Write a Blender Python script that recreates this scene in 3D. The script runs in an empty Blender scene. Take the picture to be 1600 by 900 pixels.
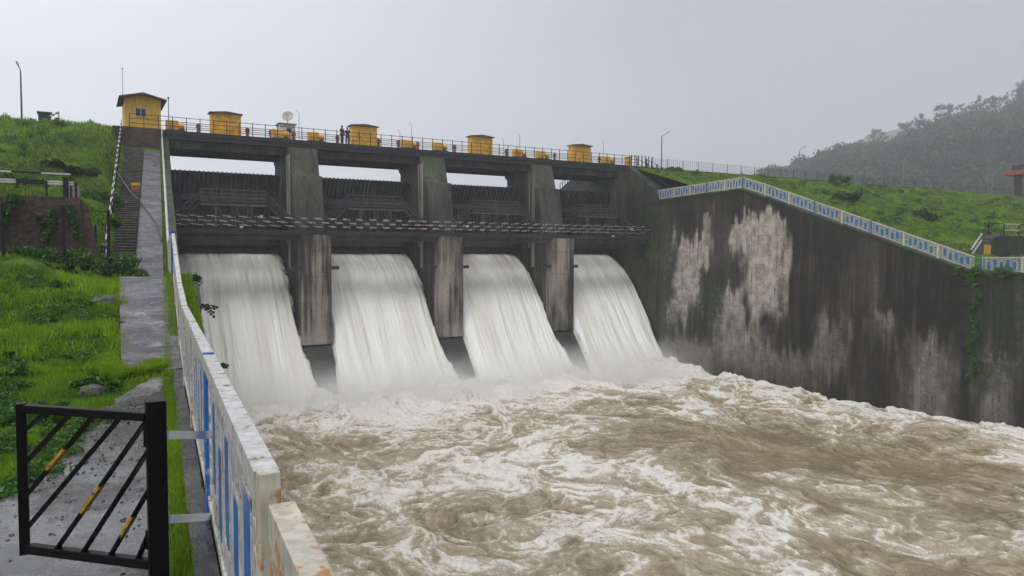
import bpy, math, random
import numpy as np
from mathutils import Vector, Matrix
random.seed(7); RNG = np.random.default_rng(7)
PI = math.pi
scn = bpy.context.scene
COL = scn.collection

# ------------------------------------------------------------------ camera
# world: eye at the origin height (z = 0), +Y runs up the channel to the dam, +X across it to the right bank
F, YAW, PITCH = 1174.0, math.radians(29.86), math.atan(48/1174)
cam = bpy.data.cameras.new('camera'); cam_o = bpy.data.objects.new('camera', cam); COL.objects.link(cam_o)
cam.sensor_width = 36; cam.lens = F/1600*36; cam.clip_end = 6000; cam.clip_start = .05
cam_o.location = (0, 0, 0); cam_o.rotation_euler = (PI/2-PITCH, 0, -YAW)
scn.camera = cam_o
FW = Vector((math.sin(YAW)*math.cos(PITCH), math.cos(YAW)*math.cos(PITCH), -math.sin(PITCH)))
RT = Vector((math.cos(YAW), -math.sin(YAW), 0)); UPV = RT.cross(FW)
def ray(px, py): return FW + RT*((px-800)/F) + UPV*((450-py)/F)
def at_z(px, py, z): r = ray(px, py); return r*(z/r.z)
def at_Y(px, py, Y): r = ray(px, py); return r*(Y/r.y)
def at_X(px, py, X): r = ray(px, py); return r*(X/r.x)
def at_D(px, py, d): r = ray(px, py); return r*(d/(r.x**2+r.y**2)**.5)

# ------------------------------------------------------------------ world, sun, exposure
SUN_EL, SUN_AZ = math.radians(62), math.radians(-40)
world = bpy.data.worlds.new('World'); scn.world = world; world.use_nodes = True
nt = world.node_tree; nt.nodes.clear()
def wn(t, **k):
    n = nt.nodes.new(t)
    for a, b in k.items(): setattr(n, a, b)
    return n
out = wn('ShaderNodeOutputWorld'); bg = wn('ShaderNodeBackground')
sky = wn('ShaderNodeTexSky', sky_type='NISHITA', sun_disc=False); sky.sun_elevation = SUN_EL; sky.sun_rotation = PI+SUN_AZ
sky.air_density = 1; sky.dust_density = 4
tc = wn('ShaderNodeTexCoord')
noi = wn('ShaderNodeTexNoise'); noi.inputs['Scale'].default_value = 1.1; noi.inputs['Detail'].default_value = 4; noi.inputs['Roughness'].default_value = .45
mp = wn('ShaderNodeMapping'); mp.inputs['Scale'].default_value = (1, 1, 2.6)
nt.links.new(tc.outputs['Generated'], mp.inputs[0]); nt.links.new(mp.outputs[0], noi.inputs['Vector'])
dot = wn('ShaderNodeVectorMath', operation='DOT_PRODUCT'); dot.inputs[1].default_value = (-.93, .37, -.12)   # thicker cloud to the right
nt.links.new(tc.outputs['Generated'], dot.inputs[0])
m1 = wn('ShaderNodeMath', operation='MULTIPLY_ADD'); m1.inputs[1].default_value = .52; m1.inputs[2].default_value = .25
nt.links.new(dot.outputs['Value'], m1.inputs[0])
m2 = wn('ShaderNodeMath', operation='MULTIPLY_ADD'); m2.inputs[1].default_value = .30
nt.links.new(noi.outputs['Fac'], m2.inputs[0]); nt.links.new(m1.outputs[0], m2.inputs[2])
cr = wn('ShaderNodeValToRGB')
cr.color_ramp.elements[0].position = .2; cr.color_ramp.elements[0].color = (2.5, 2.58, 2.85, 1)
cr.color_ramp.elements[1].position = .9; cr.color_ramp.elements[1].color = (8.6, 8.75, 9.15, 1)
nt.links.new(m2.outputs[0], cr.inputs[0])
mx = wn('ShaderNodeMixRGB'); mx.inputs[0].default_value = .93
nt.links.new(sky.outputs[0], mx.inputs[1]); nt.links.new(cr.outputs[0], mx.inputs[2])
nt.links.new(mx.outputs[0], bg.inputs[0]); bg.inputs[1].default_value = .1
nt.links.new(bg.outputs[0], out.inputs[0])
sun = bpy.data.lights.new('sun', 'SUN'); sun.energy = .9; sun.angle = math.radians(25); sun.color = (1, .97, .92)
sun_o = bpy.data.objects.new('sun', sun); COL.objects.link(sun_o)
sdir = Vector((math.sin(SUN_AZ)*math.cos(SUN_EL), -math.cos(SUN_AZ)*math.cos(SUN_EL), math.sin(SUN_EL)))
sun_o.rotation_euler = sdir.to_track_quat('Z', 'Y').to_euler(); sun_o.location = (-30, -30, 60)
vs = scn.view_settings; vs.view_transform = 'Standard'; vs.look = 'None'; vs.gamma = 1; vs.use_curve_mapping = False; vs.exposure = .98
scn.cycles.use_denoising = True
scn.cycles.max_bounces = 8; scn.cycles.diffuse_bounces = 2; scn.cycles.glossy_bounces = 2; scn.cycles.transmission_bounces = 3
scn.cycles.transparent_max_bounces = 12; scn.cycles.volume_bounces = 4; scn.cycles.volume_max_steps = 64
scn.cycles.use_adaptive_sampling = True; scn.cycles.adaptive_threshold = .02

# ------------------------------------------------------------------ materials
class NT:
    def __init__(s, name):
        s.m = bpy.data.materials.new(name); s.m.use_nodes = True; s.t = s.m.node_tree; s.t.nodes.clear()
        s.out = s.n('ShaderNodeOutputMaterial')
    def n(s, t, **k):
        n = s.t.nodes.new(t)
        for a, b in k.items(): setattr(n, a, b)
        return n
    def l(s, a, b): s.t.links.new(a, b)
    def put(s, sock, v):
        if isinstance(v, bpy.types.NodeSocket): s.l(v, sock)
        elif v is not None:
            if hasattr(sock.default_value, '__len__') and isinstance(v, (tuple, list)) and len(sock.default_value) == 4 and len(v) == 3: v = (*v, 1)
            sock.default_value = v
    def pos(s): 
        if not hasattr(s, '_p'): s._p = s.n('ShaderNodeNewGeometry').outputs['Position']
        return s._p
    def noise(s, scale, stretch=(1, 1, 1), detail=4, rough=.55, off=(0, 0, 0), dist=0, vec=None):
        mp = s.n('ShaderNodeMapping'); mp.inputs['Scale'].default_value = stretch; mp.inputs['Location'].default_value = off
        s.l(vec or s.pos(), mp.inputs[0])
        n = s.n('ShaderNodeTexNoise'); n.inputs['Scale'].default_value = scale; n.inputs['Detail'].default_value = detail
        n.inputs['Roughness'].default_value = rough; n.inputs['Distortion'].default_value = dist
        s.l(mp.outputs[0], n.inputs['Vector']); return n.outputs['Fac']
    def math(s, op, a, b=None, c=None, clamp=False):
        n = s.n('ShaderNodeMath', operation=op); n.use_clamp = clamp
        s.put(n.inputs[0], a)
        if b is not None: s.put(n.inputs[1], b)
        if c is not None: s.put(n.inputs[2], c)
        return n.outputs[0]
    def ramp(s, v, lo, hi, a=0., b=1.):
        n = s.n('ShaderNodeMapRange'); n.clamp = True; n.interpolation_type = 'SMOOTHSTEP'
        s.put(n.inputs[0], v); n.inputs[1].default_value = lo; n.inputs[2].default_value = hi; n.inputs[3].default_value = a; n.inputs[4].default_value = b
        return n.outputs[0]
    def mix(s, f, a, b, mode='MIX'):
        n = s.n('ShaderNodeMixRGB', blend_type=mode); s.put(n.inputs[0], f); s.put(n.inputs[1], a); s.put(n.inputs[2], b); return n.outputs[0]
    def attr(s, name): return s.n('ShaderNodeAttribute', attribute_name=name).outputs['Fac']
    def bump(s, h, strength=.5, dist=.05):
        b = s.n('ShaderNodeBump'); b.inputs['Strength'].default_value = strength; b.inputs['Distance'].default_value = dist; s.l(h, b.inputs['Height']); return b.outputs[0]
    def bsdf(s, color, rough=.7, metal=0, normal=None, spec=.5, sub=None):
        b = s.n('ShaderNodeBsdfPrincipled'); s.put(b.inputs['Base Color'], color); s.put(b.inputs['Roughness'], rough); s.put(b.inputs['Metallic'], metal)
        b.inputs['Specular IOR Level'].default_value = spec
        if normal is not None: s.l(normal, b.inputs['Normal'])
        s.l(b.outputs[0], s.out.inputs[0]); return b

def plain(name, c, rough=.6, var=.25, scale=4, metal=0, bump=.15, spec=.5):
    t = NT(name); n = t.noise(scale); n2 = t.noise(scale*9, detail=3)
    f = t.math('ADD', t.math('MULTIPLY', n, .7), t.math('MULTIPLY', n2, .3))
    d = tuple(x*(1-var) for x in c); h = tuple(min(1, x*(1+var)) for x in c)
    t.bsdf(t.mix(t.ramp(f, .3, .7), d, h), rough, metal, t.bump(n2, bump, .01), spec); return t.m

def worn_paint(name, c, rust=(.16, .06, .025), amount=.5, scale=6, rough=.45):
    t = NT(name); n = t.noise(scale, detail=6, rough=.65); n2 = t.noise(scale*3, stretch=(1, 1, .25), detail=5); g = t.noise(scale*.4)
    f = t.ramp(t.math('ADD', n, t.math('MULTIPLY', n2, .5)), amount+.20, amount+.34)
    dirt = t.ramp(n2, .32, .62, .0, 1.0)
    base = t.mix(1, t.mix(t.ramp(g, .35, .65), tuple(x*.86 for x in c), c), t.mix(dirt, (.70, .665, .62), (1, 1, 1)), 'MULTIPLY')
    t.bsdf(t.mix(f, base, t.mix(n2, rust, tuple(min(1, x*1.9) for x in rust))), t.ramp(f, 0, 1, rough, .85), 0, t.bump(n, .25, .01)); return t.m

def concrete(name, dark, light, lo=.45, hi=.7, moss=.0, attrs=False, lift=1.2, rough=.8, streak=1.0, seed=0):
    """streaked wet concrete: soot-dark ground, pale runs, lift joints"""
    t = NT(name)
    s1 = t.noise(.9*streak, (1, 1, .07), detail=7, rough=.6, off=(seed, 0, 0))
    s2 = t.noise(4.5*streak, (1, 1, .05), detail=5, rough=.6, off=(0, seed, 0))
    s3 = t.noise(.35, (1, 1, .6), detail=5, off=(0, 0, seed))
    f = t.math('ADD', t.math('ADD', t.math('MULTIPLY', s1, .4), t.math('MULTIPLY', s2, .25)), t.math('MULTIPLY', s3, .35))
    base = t.mix(t.ramp(f, lo, hi), dark, light)
    fine = t.noise(9, (1, 1, .5), detail=6, rough=.7)
    if attrs:
        pale = t.attr('pale')
        pf = t.math('MULTIPLY', pale, t.ramp(t.math('ADD', t.math('MULTIPLY', s2, .6), t.math('MULTIPLY', fine, .4)), .33, .50, .12, 1))
        pc = t.mix(t.ramp(t.noise(1.3, detail=5), .35, .65), (.34, .305, .25), (.55, .51, .44))
        base = t.mix(pf, base, pc)
        mo = t.attr('moss')
        base = t.mix(t.math('MULTIPLY', mo, t.ramp(t.noise(2.2, detail=6, rough=.7), .38, .6)), base, t.mix(fine, (.014, .022, .010), (.035, .065, .015)))
    base = t.mix(t.ramp(fine, .3, .7), t.mix(1, base, (.72, .72, .72), 'MULTIPLY'), base)
    if lift:
        sep = t.n('ShaderNodeSeparateXYZ'); t.l(t.pos(), sep.inputs[0])
        z = t.math('ADD', sep.outputs[2], t.math('MULTIPLY', t.noise(.8), .18))
        jit = t.noise(.5, detail=3); fr = t.math('FRACT', t.math('DIVIDE', t.math('ADD', z, 50), lift))
        j = t.math('LESS_THAN', fr, .045)
        base = t.mix(t.math('MULTIPLY', t.math('MULTIPLY', j, .28), t.ramp(jit, .45, .6)), base, tuple(x*.5 for x in dark))
    if moss:
        mm = t.ramp(t.math('ADD', t.noise(1.1, detail=6, rough=.65), t.math('MULTIPLY', s3, .4)), .83-moss, .93-moss)
        base = t.mix(mm, base, t.mix(fine, (.02, .035, .012), (.06, .11, .025)))
    t.bsdf(base, t.ramp(s3, .3, .7, rough-.2, rough), 0, t.bump(t.math('ADD', fine, s2), .4, .06), spec=.4); return t.m

def leafmat(name, lo, hi, scale=.4, trans=.25):
    t = NT(name); a = t.attr('tone'); n = t.noise(scale, detail=3)
    f = t.math('ADD', t.math('MULTIPLY', a, .6), t.math('MULTIPLY', t.ramp(n, .3, .7), .4))
    c = t.mix(f, lo, hi)
    d = t.n('ShaderNodeBsdfDiffuse'); tr = t.n('ShaderNodeBsdfTranslucent'); g = t.n('ShaderNodeBsdfGlossy'); g.inputs['Roughness'].default_value = .45
    t.l(c, d.inputs[0]); t.l(t.mix(.5, c, (hi[0]*1.3, hi[1]*1.25, hi[2]*.8)), tr.inputs[0]); g.inputs[0].default_value = (.6, .65, .6, 1)
    m = t.n('ShaderNodeMixShader'); m.inputs[0].default_value = trans; t.l(d.outputs[0], m.inputs[1]); t.l(tr.outputs[0], m.inputs[2])
    m2 = t.n('ShaderNodeMixShader'); m2.inputs[0].default_value = .05; t.l(m.outputs[0], m2.inputs[1]); t.l(g.outputs[0], m2.inputs[2])
    t.l(m2.outputs[0], t.out.inputs[0]); return t.m

M = {}
M['pier'] = concrete('pier concrete', (.022, .021, .019), (.135, .125, .108), .40, .66, moss=.06, lift=.9)
M['pier_low'] = concrete('pier nose concrete', (.026, .024, .021), (.38, .34, .285), .42, .60, lift=2.2, seed=3)
M['trunk'] = concrete('submerged trunk concrete', (.022, .021, .019), (.05, .047, .042), .4, .7, lift=0, rough=.4)
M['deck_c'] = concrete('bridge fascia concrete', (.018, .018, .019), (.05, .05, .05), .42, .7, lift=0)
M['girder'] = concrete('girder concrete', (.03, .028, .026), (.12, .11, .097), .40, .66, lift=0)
M['wall'] = concrete('training wall concrete', (.012, .0098, .0075), (.13, .108, .08), .47, .71, attrs=True, lift=1.3)
M['abut'] = concrete('abutment concrete', (.018, .017, .015), (.085, .077, .066), .44, .68, moss=.09, attrs=True, lift=1.0)
M['left_wall'] = concrete('left wall stone', (.02, .019, .017), (.075, .07, .062), .42, .66, moss=.2, lift=.7)
M['path'] = None
M['steel'] = plain('dark wet steel', (.022, .023, .026), .45, .4, 3)
M['steel_edge'] = plain('grey worn steel', (.075, .073, .07), .55, .4, 3)
M['yellow'] = None
M['roof'] = plain('brown roof sheet', (.10, .055, .035), .7, .3, 3)
M['clean_white'] = plain('clean white paint', (.78, .78, .78), .5, .08, 8)
M['glass'] = plain('dark window glass', (.02, .03, .04), .08, .2, 3, bump=0)
M['white'] = worn_paint('white paint', (.62, .62, .62), amount=.62)
M['white_near'] = worn_paint('white rusting paint', (.60, .595, .60), rust=(.12, .065, .035), amount=.60, scale=9)
M['cream_rust'] = worn_paint('cream rusting paint', (.60, .57, .48), rust=(.25, .125, .05), amount=.575, scale=8)
M['blue'] = worn_paint('blue paint', (.02, .15, .46), rust=(.28, .28, .30), amount=.64, scale=9)
M['black'] = plain('black gloss paint', (.0045, .0042, .0042), .42, .4, 20, bump=.1, spec=.16)
M['black2'] = plain('black railing paint', (.012, .013, .013), .5, .3, 5, spec=.25)
M['stripe_y'] = worn_paint('yellow stripe paint', (.52, .30, .02), rust=(.02, .018, .015), amount=.55, scale=30)
M['rust_rail'] = plain('rusty red rail paint', (.20, .07, .05), .7, .4, 5)
M['redpost'] = plain('brick red post paint', (.22, .065, .04), .7, .4, 5)
M['stone'] = plain('dark grey stone', (.07, .068, .07), .6, .4, 8, bump=.6)
M['bark'] = plain('grey bark', (.07, .06, .05), .9, .3, 6, bump=.5)
M['stem'] = plain('green brown stem', (.06, .06, .03), .8, .3, 6)
M['cable'] = plain('grey hose', (.10, .10, .11), .6, .2, 6)
M['galv'] = plain('galvanised steel', (.22, .22, .23), .5, .2, 6)
M['dish'] = plain('dish paint', (.42, .42, .38), .6, .25, 3)
M['skin'] = plain('skin', (.22, .12, .08), .6, .1, 8)
M['cloth'] = plain('dark cloth', (.02, .024, .035), .85, .3, 8)
M['cloth2'] = plain('grey brown cloth', (.06, .045, .04), .85, .3, 8)
M['hair'] = plain('black hair', (.008, .007, .007), .6, .2, 8)
M['soil'] = plain('wet soil', (.045, .036, .024), .85, .4, 2, bump=.5)
M['red_roof'] = plain('red roof sheet', (.32, .07, .05), .6, .2, 2)
M['gold'] = plain('amber board paint', (.55, .30, .03), .6, .12, 2)

# ochre wall paint with rain stains
t = NT('ochre yellow wall paint'); n = t.noise(.8, (1, 1, .3), detail=6); n2 = t.noise(5, (1, 1, .2), detail=5)
t.bsdf(t.mix(t.ramp(t.math('ADD', t.math('MULTIPLY', n, .6), t.math('MULTIPLY', n2, .4)), .35, .66), (.42, .235, .03), (.72, .41, .045)), .65, 0, t.bump(n2, .2, .02)); M['yellow'] = t.m
t = NT('amber machine paint'); n = t.noise(2.5, detail=6); n2 = t.noise(7, (1, 1, .2), detail=5)
t.bsdf(t.mix(t.ramp(t.math('ADD', t.math('MULTIPLY', n, .6), t.math('MULTIPLY', n2, .4)), .33, .62), (.40, .19, .015), (.82, .44, .02)), .5, 0, t.bump(n2, .2, .02)); M['amber'] = t.m

# gate skin
t = NT('gate skin steel'); s = t.noise(2.2, (1, 1, .08), detail=6); g = t.noise(.5, detail=4)
t.bsdf(t.mix(t.ramp(t.math('ADD', t.math('MULTIPLY', s, .6), t.math('MULTIPLY', g, .4)), .4, .65), (.014, .014, .016), (.05, .048, .047)), .5, 0, t.bump(s, .3, .03)); M['skin_steel'] = t.m; M['dull_white'] = plain('weathered white bands', (.40, .385, .36), .7, .45, 1.5); M['pale_c'] = concrete('pale guide concrete', (.10, .09, .075), (.40, .36, .30), .38, .6, lift=0, seed=9)
t = NT('gate rib steel'); s = t.noise(3.2, (1, 1, .15), detail=6)
t.bsdf(t.mix(t.ramp(s, .42, .62), (.03, .03, .033), (.10, .095, .09)), .5, 0); M['rib'] = t.m

# wet concrete path
def wetpath(name, dark, light, wet=.5):
    t = NT(name); a = t.noise(1.3, detail=6, rough=.6); b = t.noise(14, (1, .35, 1), detail=6, rough=.7); c = t.noise(60, detail=3)
    w = t.ramp(t.math('ADD', t.math('MULTIPLY', a, .7), t.math('MULTIPLY', b, .3)), wet-.06, wet+.05)
    col = t.mix(t.ramp(t.math('ADD', t.math('MULTIPLY', b, .6), t.math('MULTIPLY', c, .4)), .36, .64), dark, light)
    jn = t.noise(2.6, (.7, 1.5, 1.5), detail=8, rough=.72); col = t.mix(t.ramp(jn, .36, .6), t.mix(1, col, (.50, .49, .50), 'MULTIPLY'), col)
    lp = t.noise(.9, (1, 1, 1), detail=8, rough=.7, off=(2, 7, 0)); col = t.mix(t.ramp(lp, .40, .58), t.mix(1, col, (.42, .40, .38), 'MULTIPLY'), col)
    mo = t.ramp(t.noise(2.6, detail=6, rough=.7, off=(5, 3, 1)), .58, .68)
    col = t.mix(t.math('MULTIPLY', mo, .7), col, (.035, .04, .022))
    h = t.math('ADD', b, t.math('MULTIPLY', c, .5))
    bp = t.n('ShaderNodeBump'); bp.inputs['Distance'].default_value = .015; t.l(h, bp.inputs['Height']); t.l(t.ramp(w, 0, 1, .12, .7), bp.inputs['Strength'])
    t.bsdf(col, t.ramp(w, 0, 1, .07, .5), 0, bp.outputs[0]); return t.m
M['path'] = wetpath('wet trodden concrete', (.04, .037, .037), (.16, .153, .15), .53)
M['slab'] = wetpath('wet sloping concrete slab', (.085, .082, .09), (.25, .243, .265), .40)
M['kerb'] = wetpath('dark wet kerb concrete', (.028, .028, .03), (.095, .093, .098), .5)

# grass ground
t = NT('grass sward'); a = t.noise(.35, detail=5); b = t.noise(2.4, detail=6, rough=.65); c = t.noise(12, detail=4)
f = t.math('ADD', t.math('MULTIPLY', a, .4), t.math('ADD', t.math('MULTIPLY', b, .35), t.math('MULTIPLY', c, .25)))
col = t.mix(t.ramp(f, .35, .62), (.018, .04, .008), (.085, .17, .018))
soil = t.ramp(t.noise(.75, detail=6, rough=.65, off=(9, 2, 0)), .55, .62)
t.bsdf(t.mix(t.math('MULTIPLY', soil, .8), col, (.045, .034, .02)), .9, 0, t.bump(t.math('ADD', b, c), .7, .15), spec=.2); M['grass_ground'] = t.m
M['blade'] = leafmat('grass blades', (.030, .080, .005), (.27, .45, .014), .5, .38)
M['blade_far'] = leafmat('bank grass tufts', (.025, .066, .006), (.25, .41, .018), .18, .3)
M['leaf'] = leafmat('broad leaves', (.022, .065, .012), (.085, .20, .03), .8, .3)
M['leaf_dk'] = leafmat('dark shrub leaves', (.010, .026, .008), (.035, .085, .018), .8, .2)
M['forest'] = leafmat('forest foliage', (.008, .018, .007), (.062, .118, .03), .015, .2)
t = NT('forest floor'); a = t.noise(.06, detail=6, rough=.6)
t.bsdf(t.mix(t.ramp(a, .35, .65), (.03, .045, .018), (.065, .11, .035)), .9); M['hill'] = t.m

# stair
t = NT('mossy stone steps'); a = t.noise(3, (1, 3, 3), detail=6); t.bsdf(t.mix(t.ramp(a, .35, .62), (.018, .015, .011), (.07, .06, .045)), .7, 0, t.bump(a, .4, .03)); M['stair'] = t.m; M['stair_edge'] = plain('pale step nosing', (.13, .12, .10), .6, .6, 2.5)  # nosing coloured paler than the dark risers so each step stands out
# masonry
t = NT('laterite masonry'); a = t.noise(1.2, (1, 1, .3), detail=6); b = t.noise(6, detail=5)
t.bsdf(t.mix(t.ramp(t.math('ADD', t.math('MULTIPLY', a, .5), t.math('MULTIPLY', b, .5)), .38, .62), (.022, .015, .012), (.085, .055, .042)), .85, 0, t.bump(b, .6, .05)); M['masonry'] = t.m

# river
t = NT('brown flood water'); fo = t.attr('foam')
fine = t.noise(7, (1, .6, 1), detail=8, rough=.75, dist=.8); mid = t.noise(1.3, (1, .5, 1), detail=8, rough=.68, dist=1.4); big = t.noise(.16, detail=4)
f = t.math('ADD', fo, t.math('MULTIPLY', t.math('SUBTRACT', fine, .5), 1.0))
f = t.math('ADD', f, t.math('MULTIPLY', t.math('SUBTRACT', mid, .5), .7))
fr = t.ramp(f, .44, .90)
brown = t.mix(t.ramp(mid, .3, .7), t.mix(big, (.14, .11, .055), (.205, .165, .095)), t.mix(big, (.24, .19, .10), (.31, .25, .15)))
brown = t.mix(t.ramp(f, .05, .55, 0, .85), brown, t.mix(mid, (.36, .30, .19), (.52, .46, .34)))
fc = t.mix(t.ramp(fine, .3, .7), (.62, .585, .49), (.87, .86, .82))
t.bsdf(t.mix(fr, brown, fc), t.ramp(fr, 0, 1, .13, .65), 0, t.bump(t.math('ADD', t.math('MULTIPLY', fine, .35), mid), .65, .22), spec=.5); M['river'] = t.m

# falling water
t = NT('falling water'); uv = t.n('ShaderNodeUVMap', uv_map='flow').outputs[0]; v = t.attr('drop')
a = t.noise(2.3, (1, .04, 1), detail=7, rough=.62, vec=uv); b = t.noise(11, (1, .03, 1), detail=7, rough=.7, vec=uv); c = t.noise(.6, (1, .12, 1), detail=3, vec=uv)
f = t.math('ADD', t.math('MULTIPLY', a, .4), t.math('ADD', t.math('MULTIPLY', b, .35), t.math('MULTIPLY', c, .25)))
patchy = t.ramp(t.noise(.22, (1, .3, 1), detail=3, vec=uv, off=(3, 0, 0)), .42, .58, -.10, .05); thr = t.math('ADD', t.ramp(v, 0, .55, .03, .22), t.math('MULTIPLY', patchy, t.ramp(v, .1, .35, 1, 0)))   # glassier just under the gate lip
f2 = t.ramp(t.math('ADD', f, thr), .46, .70)
g = t.mix(f2, t.mix(t.ramp(v, 0, .4), (.20, .205, .20), (.58, .555, .46)), t.mix(t.ramp(c, .35, .65), (.74, .73, .66), (.88, .875, .84)))
t.bsdf(g, t.ramp(f2, 0, 1, .25, .65), 0, t.bump(t.math('ADD', a, b), .35, .2), spec=.35); M['fall'] = t.m

# ------------------------------------------------------------------ mesh helpers
class MB:
    def __init__(s): s.v = []; s.f = []; s.mi = []
    def quad(s, a, b, c, d, mi=0):
        k = len(s.v); s.v += [tuple(a), tuple(b), tuple(c), tuple(d)]; s.f.append((k, k+1, k+2, k+3)); s.mi.append(mi); return s
    def box(s, x0, x1, y0, y1, z0, z1, mi=0):
        k = len(s.v)
        s.v += [(x, y, z) for z in (z0, z1) for (x, y) in ((x0, y0), (x1, y0), (x1, y1), (x0, y1))]
        for q in ((0, 3, 2, 1), (4, 5, 6, 7), (0, 1, 5, 4), (1, 2, 6, 5), (2, 3, 7, 6), (3, 0, 4, 7)): s.f.append(tuple(k+i for i in q)); s.mi.append(mi)
        return s
    def beam(s, p, q, w, h, up=(0, 0, 1), mi=0):
        p = Vector(p); q = Vector(q); d = (q-p).normalized(); u = Vector(up)
        if abs(d.dot(u)) > .95: u = Vector((0, 1, 0))
        sd = d.cross(u).normalized()*w/2; u2 = sd.cross(d).normalized()*h/2; k = len(s.v)
        for e in (p, q): s.v += [tuple(e-sd-u2), tuple(e+sd-u2), tuple(e+sd+u2), tuple(e-sd+u2)]
        for f in ((0, 3, 2, 1), (4, 5, 6, 7), (0, 1, 5, 4), (1, 2, 6, 5), (2, 3, 7, 6), (3, 0, 4, 7)): s.f.append(tuple(k+i for i in f)); s.mi.append(mi)
        return s
    def tube(s, pts, r, n=8, mi=0):
        pts = [Vector(p) for p in pts]; m = len(pts); rs = r if isinstance(r, (list, tuple)) else [r]*m; k = len(s.v)
        for i, p in enumerate(pts):
            d = (pts[min(i+1, m-1)]-pts[max(i-1, 0)]).normalized()
            a = d.cross(Vector((0, 0, 1)) if abs(d.z) < .9 else Vector((1, 0, 0))).normalized(); b = d.cross(a)
            for j in range(n): s.v.append(tuple(p+(a*math.cos(2*PI*j/n)+b*math.sin(2*PI*j/n))*rs[i]))
        for i in range(m-1):
            for j in range(n): s.f.append((k+i*n+j, k+i*n+(j+1) % n, k+(i+1)*n+(j+1) % n, k+(i+1)*n+j)); s.mi.append(mi)
        s.f.append(tuple(k+j for j in reversed(range(n)))); s.mi.append(mi)
        s.f.append(tuple(k+(m-1)*n+j for j in range(n))); s.mi.append(mi); return s
    def prismX(s, prof, x0, x1, mi=0):
        """profile of (y, z) extruded along X"""
        k = len(s.v); n = len(prof)
        for x in (x0, x1): s.v += [(x, y, z) for y, z in prof]
        s.f.append(tuple(k+i for i in range(n))); s.mi.append(mi); s.f.append(tuple(k+n+i for i in reversed(range(n)))); s.mi.append(mi)
        for i in range(n): s.f.append((k+i, k+n+i, k+n+(i+1) % n, k+(i+1) % n)); s.mi.append(mi)
        return s
    def prismY(s, prof, y0, y1, mi=0):
        k = len(s.v); n = len(prof)
        for y in (y0, y1): s.v += [(x, y, z) for x, z in prof]
        s.f.append(tuple(k+i for i in range(n))); s.mi.append(mi); s.f.append(tuple(k+n+i for i in reversed(range(n)))); s.mi.append(mi)
        for i in range(n): s.f.append((k+i, k+n+i, k+n+(i+1) % n, k+(i+1) % n)); s.mi.append(mi)
        return s
    def blob(s, c, r, seed=0, n=10, m=7, rough=.2, mi=0):
        rn = random.Random(seed); k = len(s.v); c = Vector(c); rx, ry, rz = r if isinstance(r, tuple) else (r, r, r)
        s.v.append((c.x, c.y, c.z-rz))
        for i in range(1, m):
            ph = -PI/2+PI*i/m
            for j in range(n):
                q = 1+rn.uniform(-rough, rough); th = 2*PI*j/n
                s.v.append((c.x+rx*q*math.cos(ph)*math.cos(th), c.y+ry*q*math.cos(ph)*math.sin(th), c.z+rz*q*math.sin(ph)))
        s.v.append((c.x, c.y, c.z+rz)); e = len(s.v)-1
        for j in range(n): s.f.append((k, k+1+(j+1) % n, k+1+j)); s.mi.append(mi)
        for i in range(m-2):
            for j in range(n):
                a = k+1+i*n; s.f.append((a+j, a+(j+1) % n, a+n+(j+1) % n, a+n+j)); s.mi.append(mi)
        a = k+1+(m-2)*n
        for j in range(n): s.f.append((a+j, a+(j+1) % n, e)); s.mi.append(mi)
        return s
    def build(s, name, mats, parent=None, bevel=0, smooth=False):
        me = bpy.data.meshes.new(name)
        if parent is None:
            xs = [v[0] for v in s.v]; ys = [v[1] for v in s.v]; zs = [v[2] for v in s.v]
            org = Vector(((min(xs)+max(xs))/2, (min(ys)+max(ys))/2, min(zs)))
        else:
            org = Vector((0, 0, 0)); p = parent
            while p is not None: org += p.location; p = p.parent
        me.from_pydata([(v[0]-org.x, v[1]-org.y, v[2]-org.z) for v in s.v], [], s.f)
        for m in (mats if isinstance(mats, (list, tuple)) else [mats]): me.materials.append(m)
        for i, p in enumerate(me.polygons):
            p.material_index = s.mi[i]
            if smooth: p.use_smooth = True
        me.update()
        o = bpy.data.objects.new(name, me); COL.objects.link(o)
        if parent is None: o.location = org
        else: o.parent = parent
        if bevel:
            b = o.modifiers.new('bevel', 'BEVEL'); b.width = bevel; b.segments = 2; b.limit_method = 'ANGLE'
        return o

def tag(o, label=None, cat=None, group=None, kind=None):
    if label: o['label'] = label
    if cat: o['category'] = cat
    if group: o['group'] = group
    if kind: o['kind'] = kind
    return o
def thing(name, loc, label, cat, group=None):
    o = bpy.data.objects.new(name, None); COL.objects.link(o); o.location = loc; o.empty_display_size = .2
    return tag(o, label, cat, group)
KIDS = {}
def copy_tree(o, loc=None, parent=None, label=None):
    c = o.copy(); COL.objects.link(c)
    if parent is not None: c.parent = parent
    if loc is not None: c.location = loc
    if label: c['label'] = label
    for ch in list(o.children): copy_tree(ch, None, c)
    return c

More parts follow.
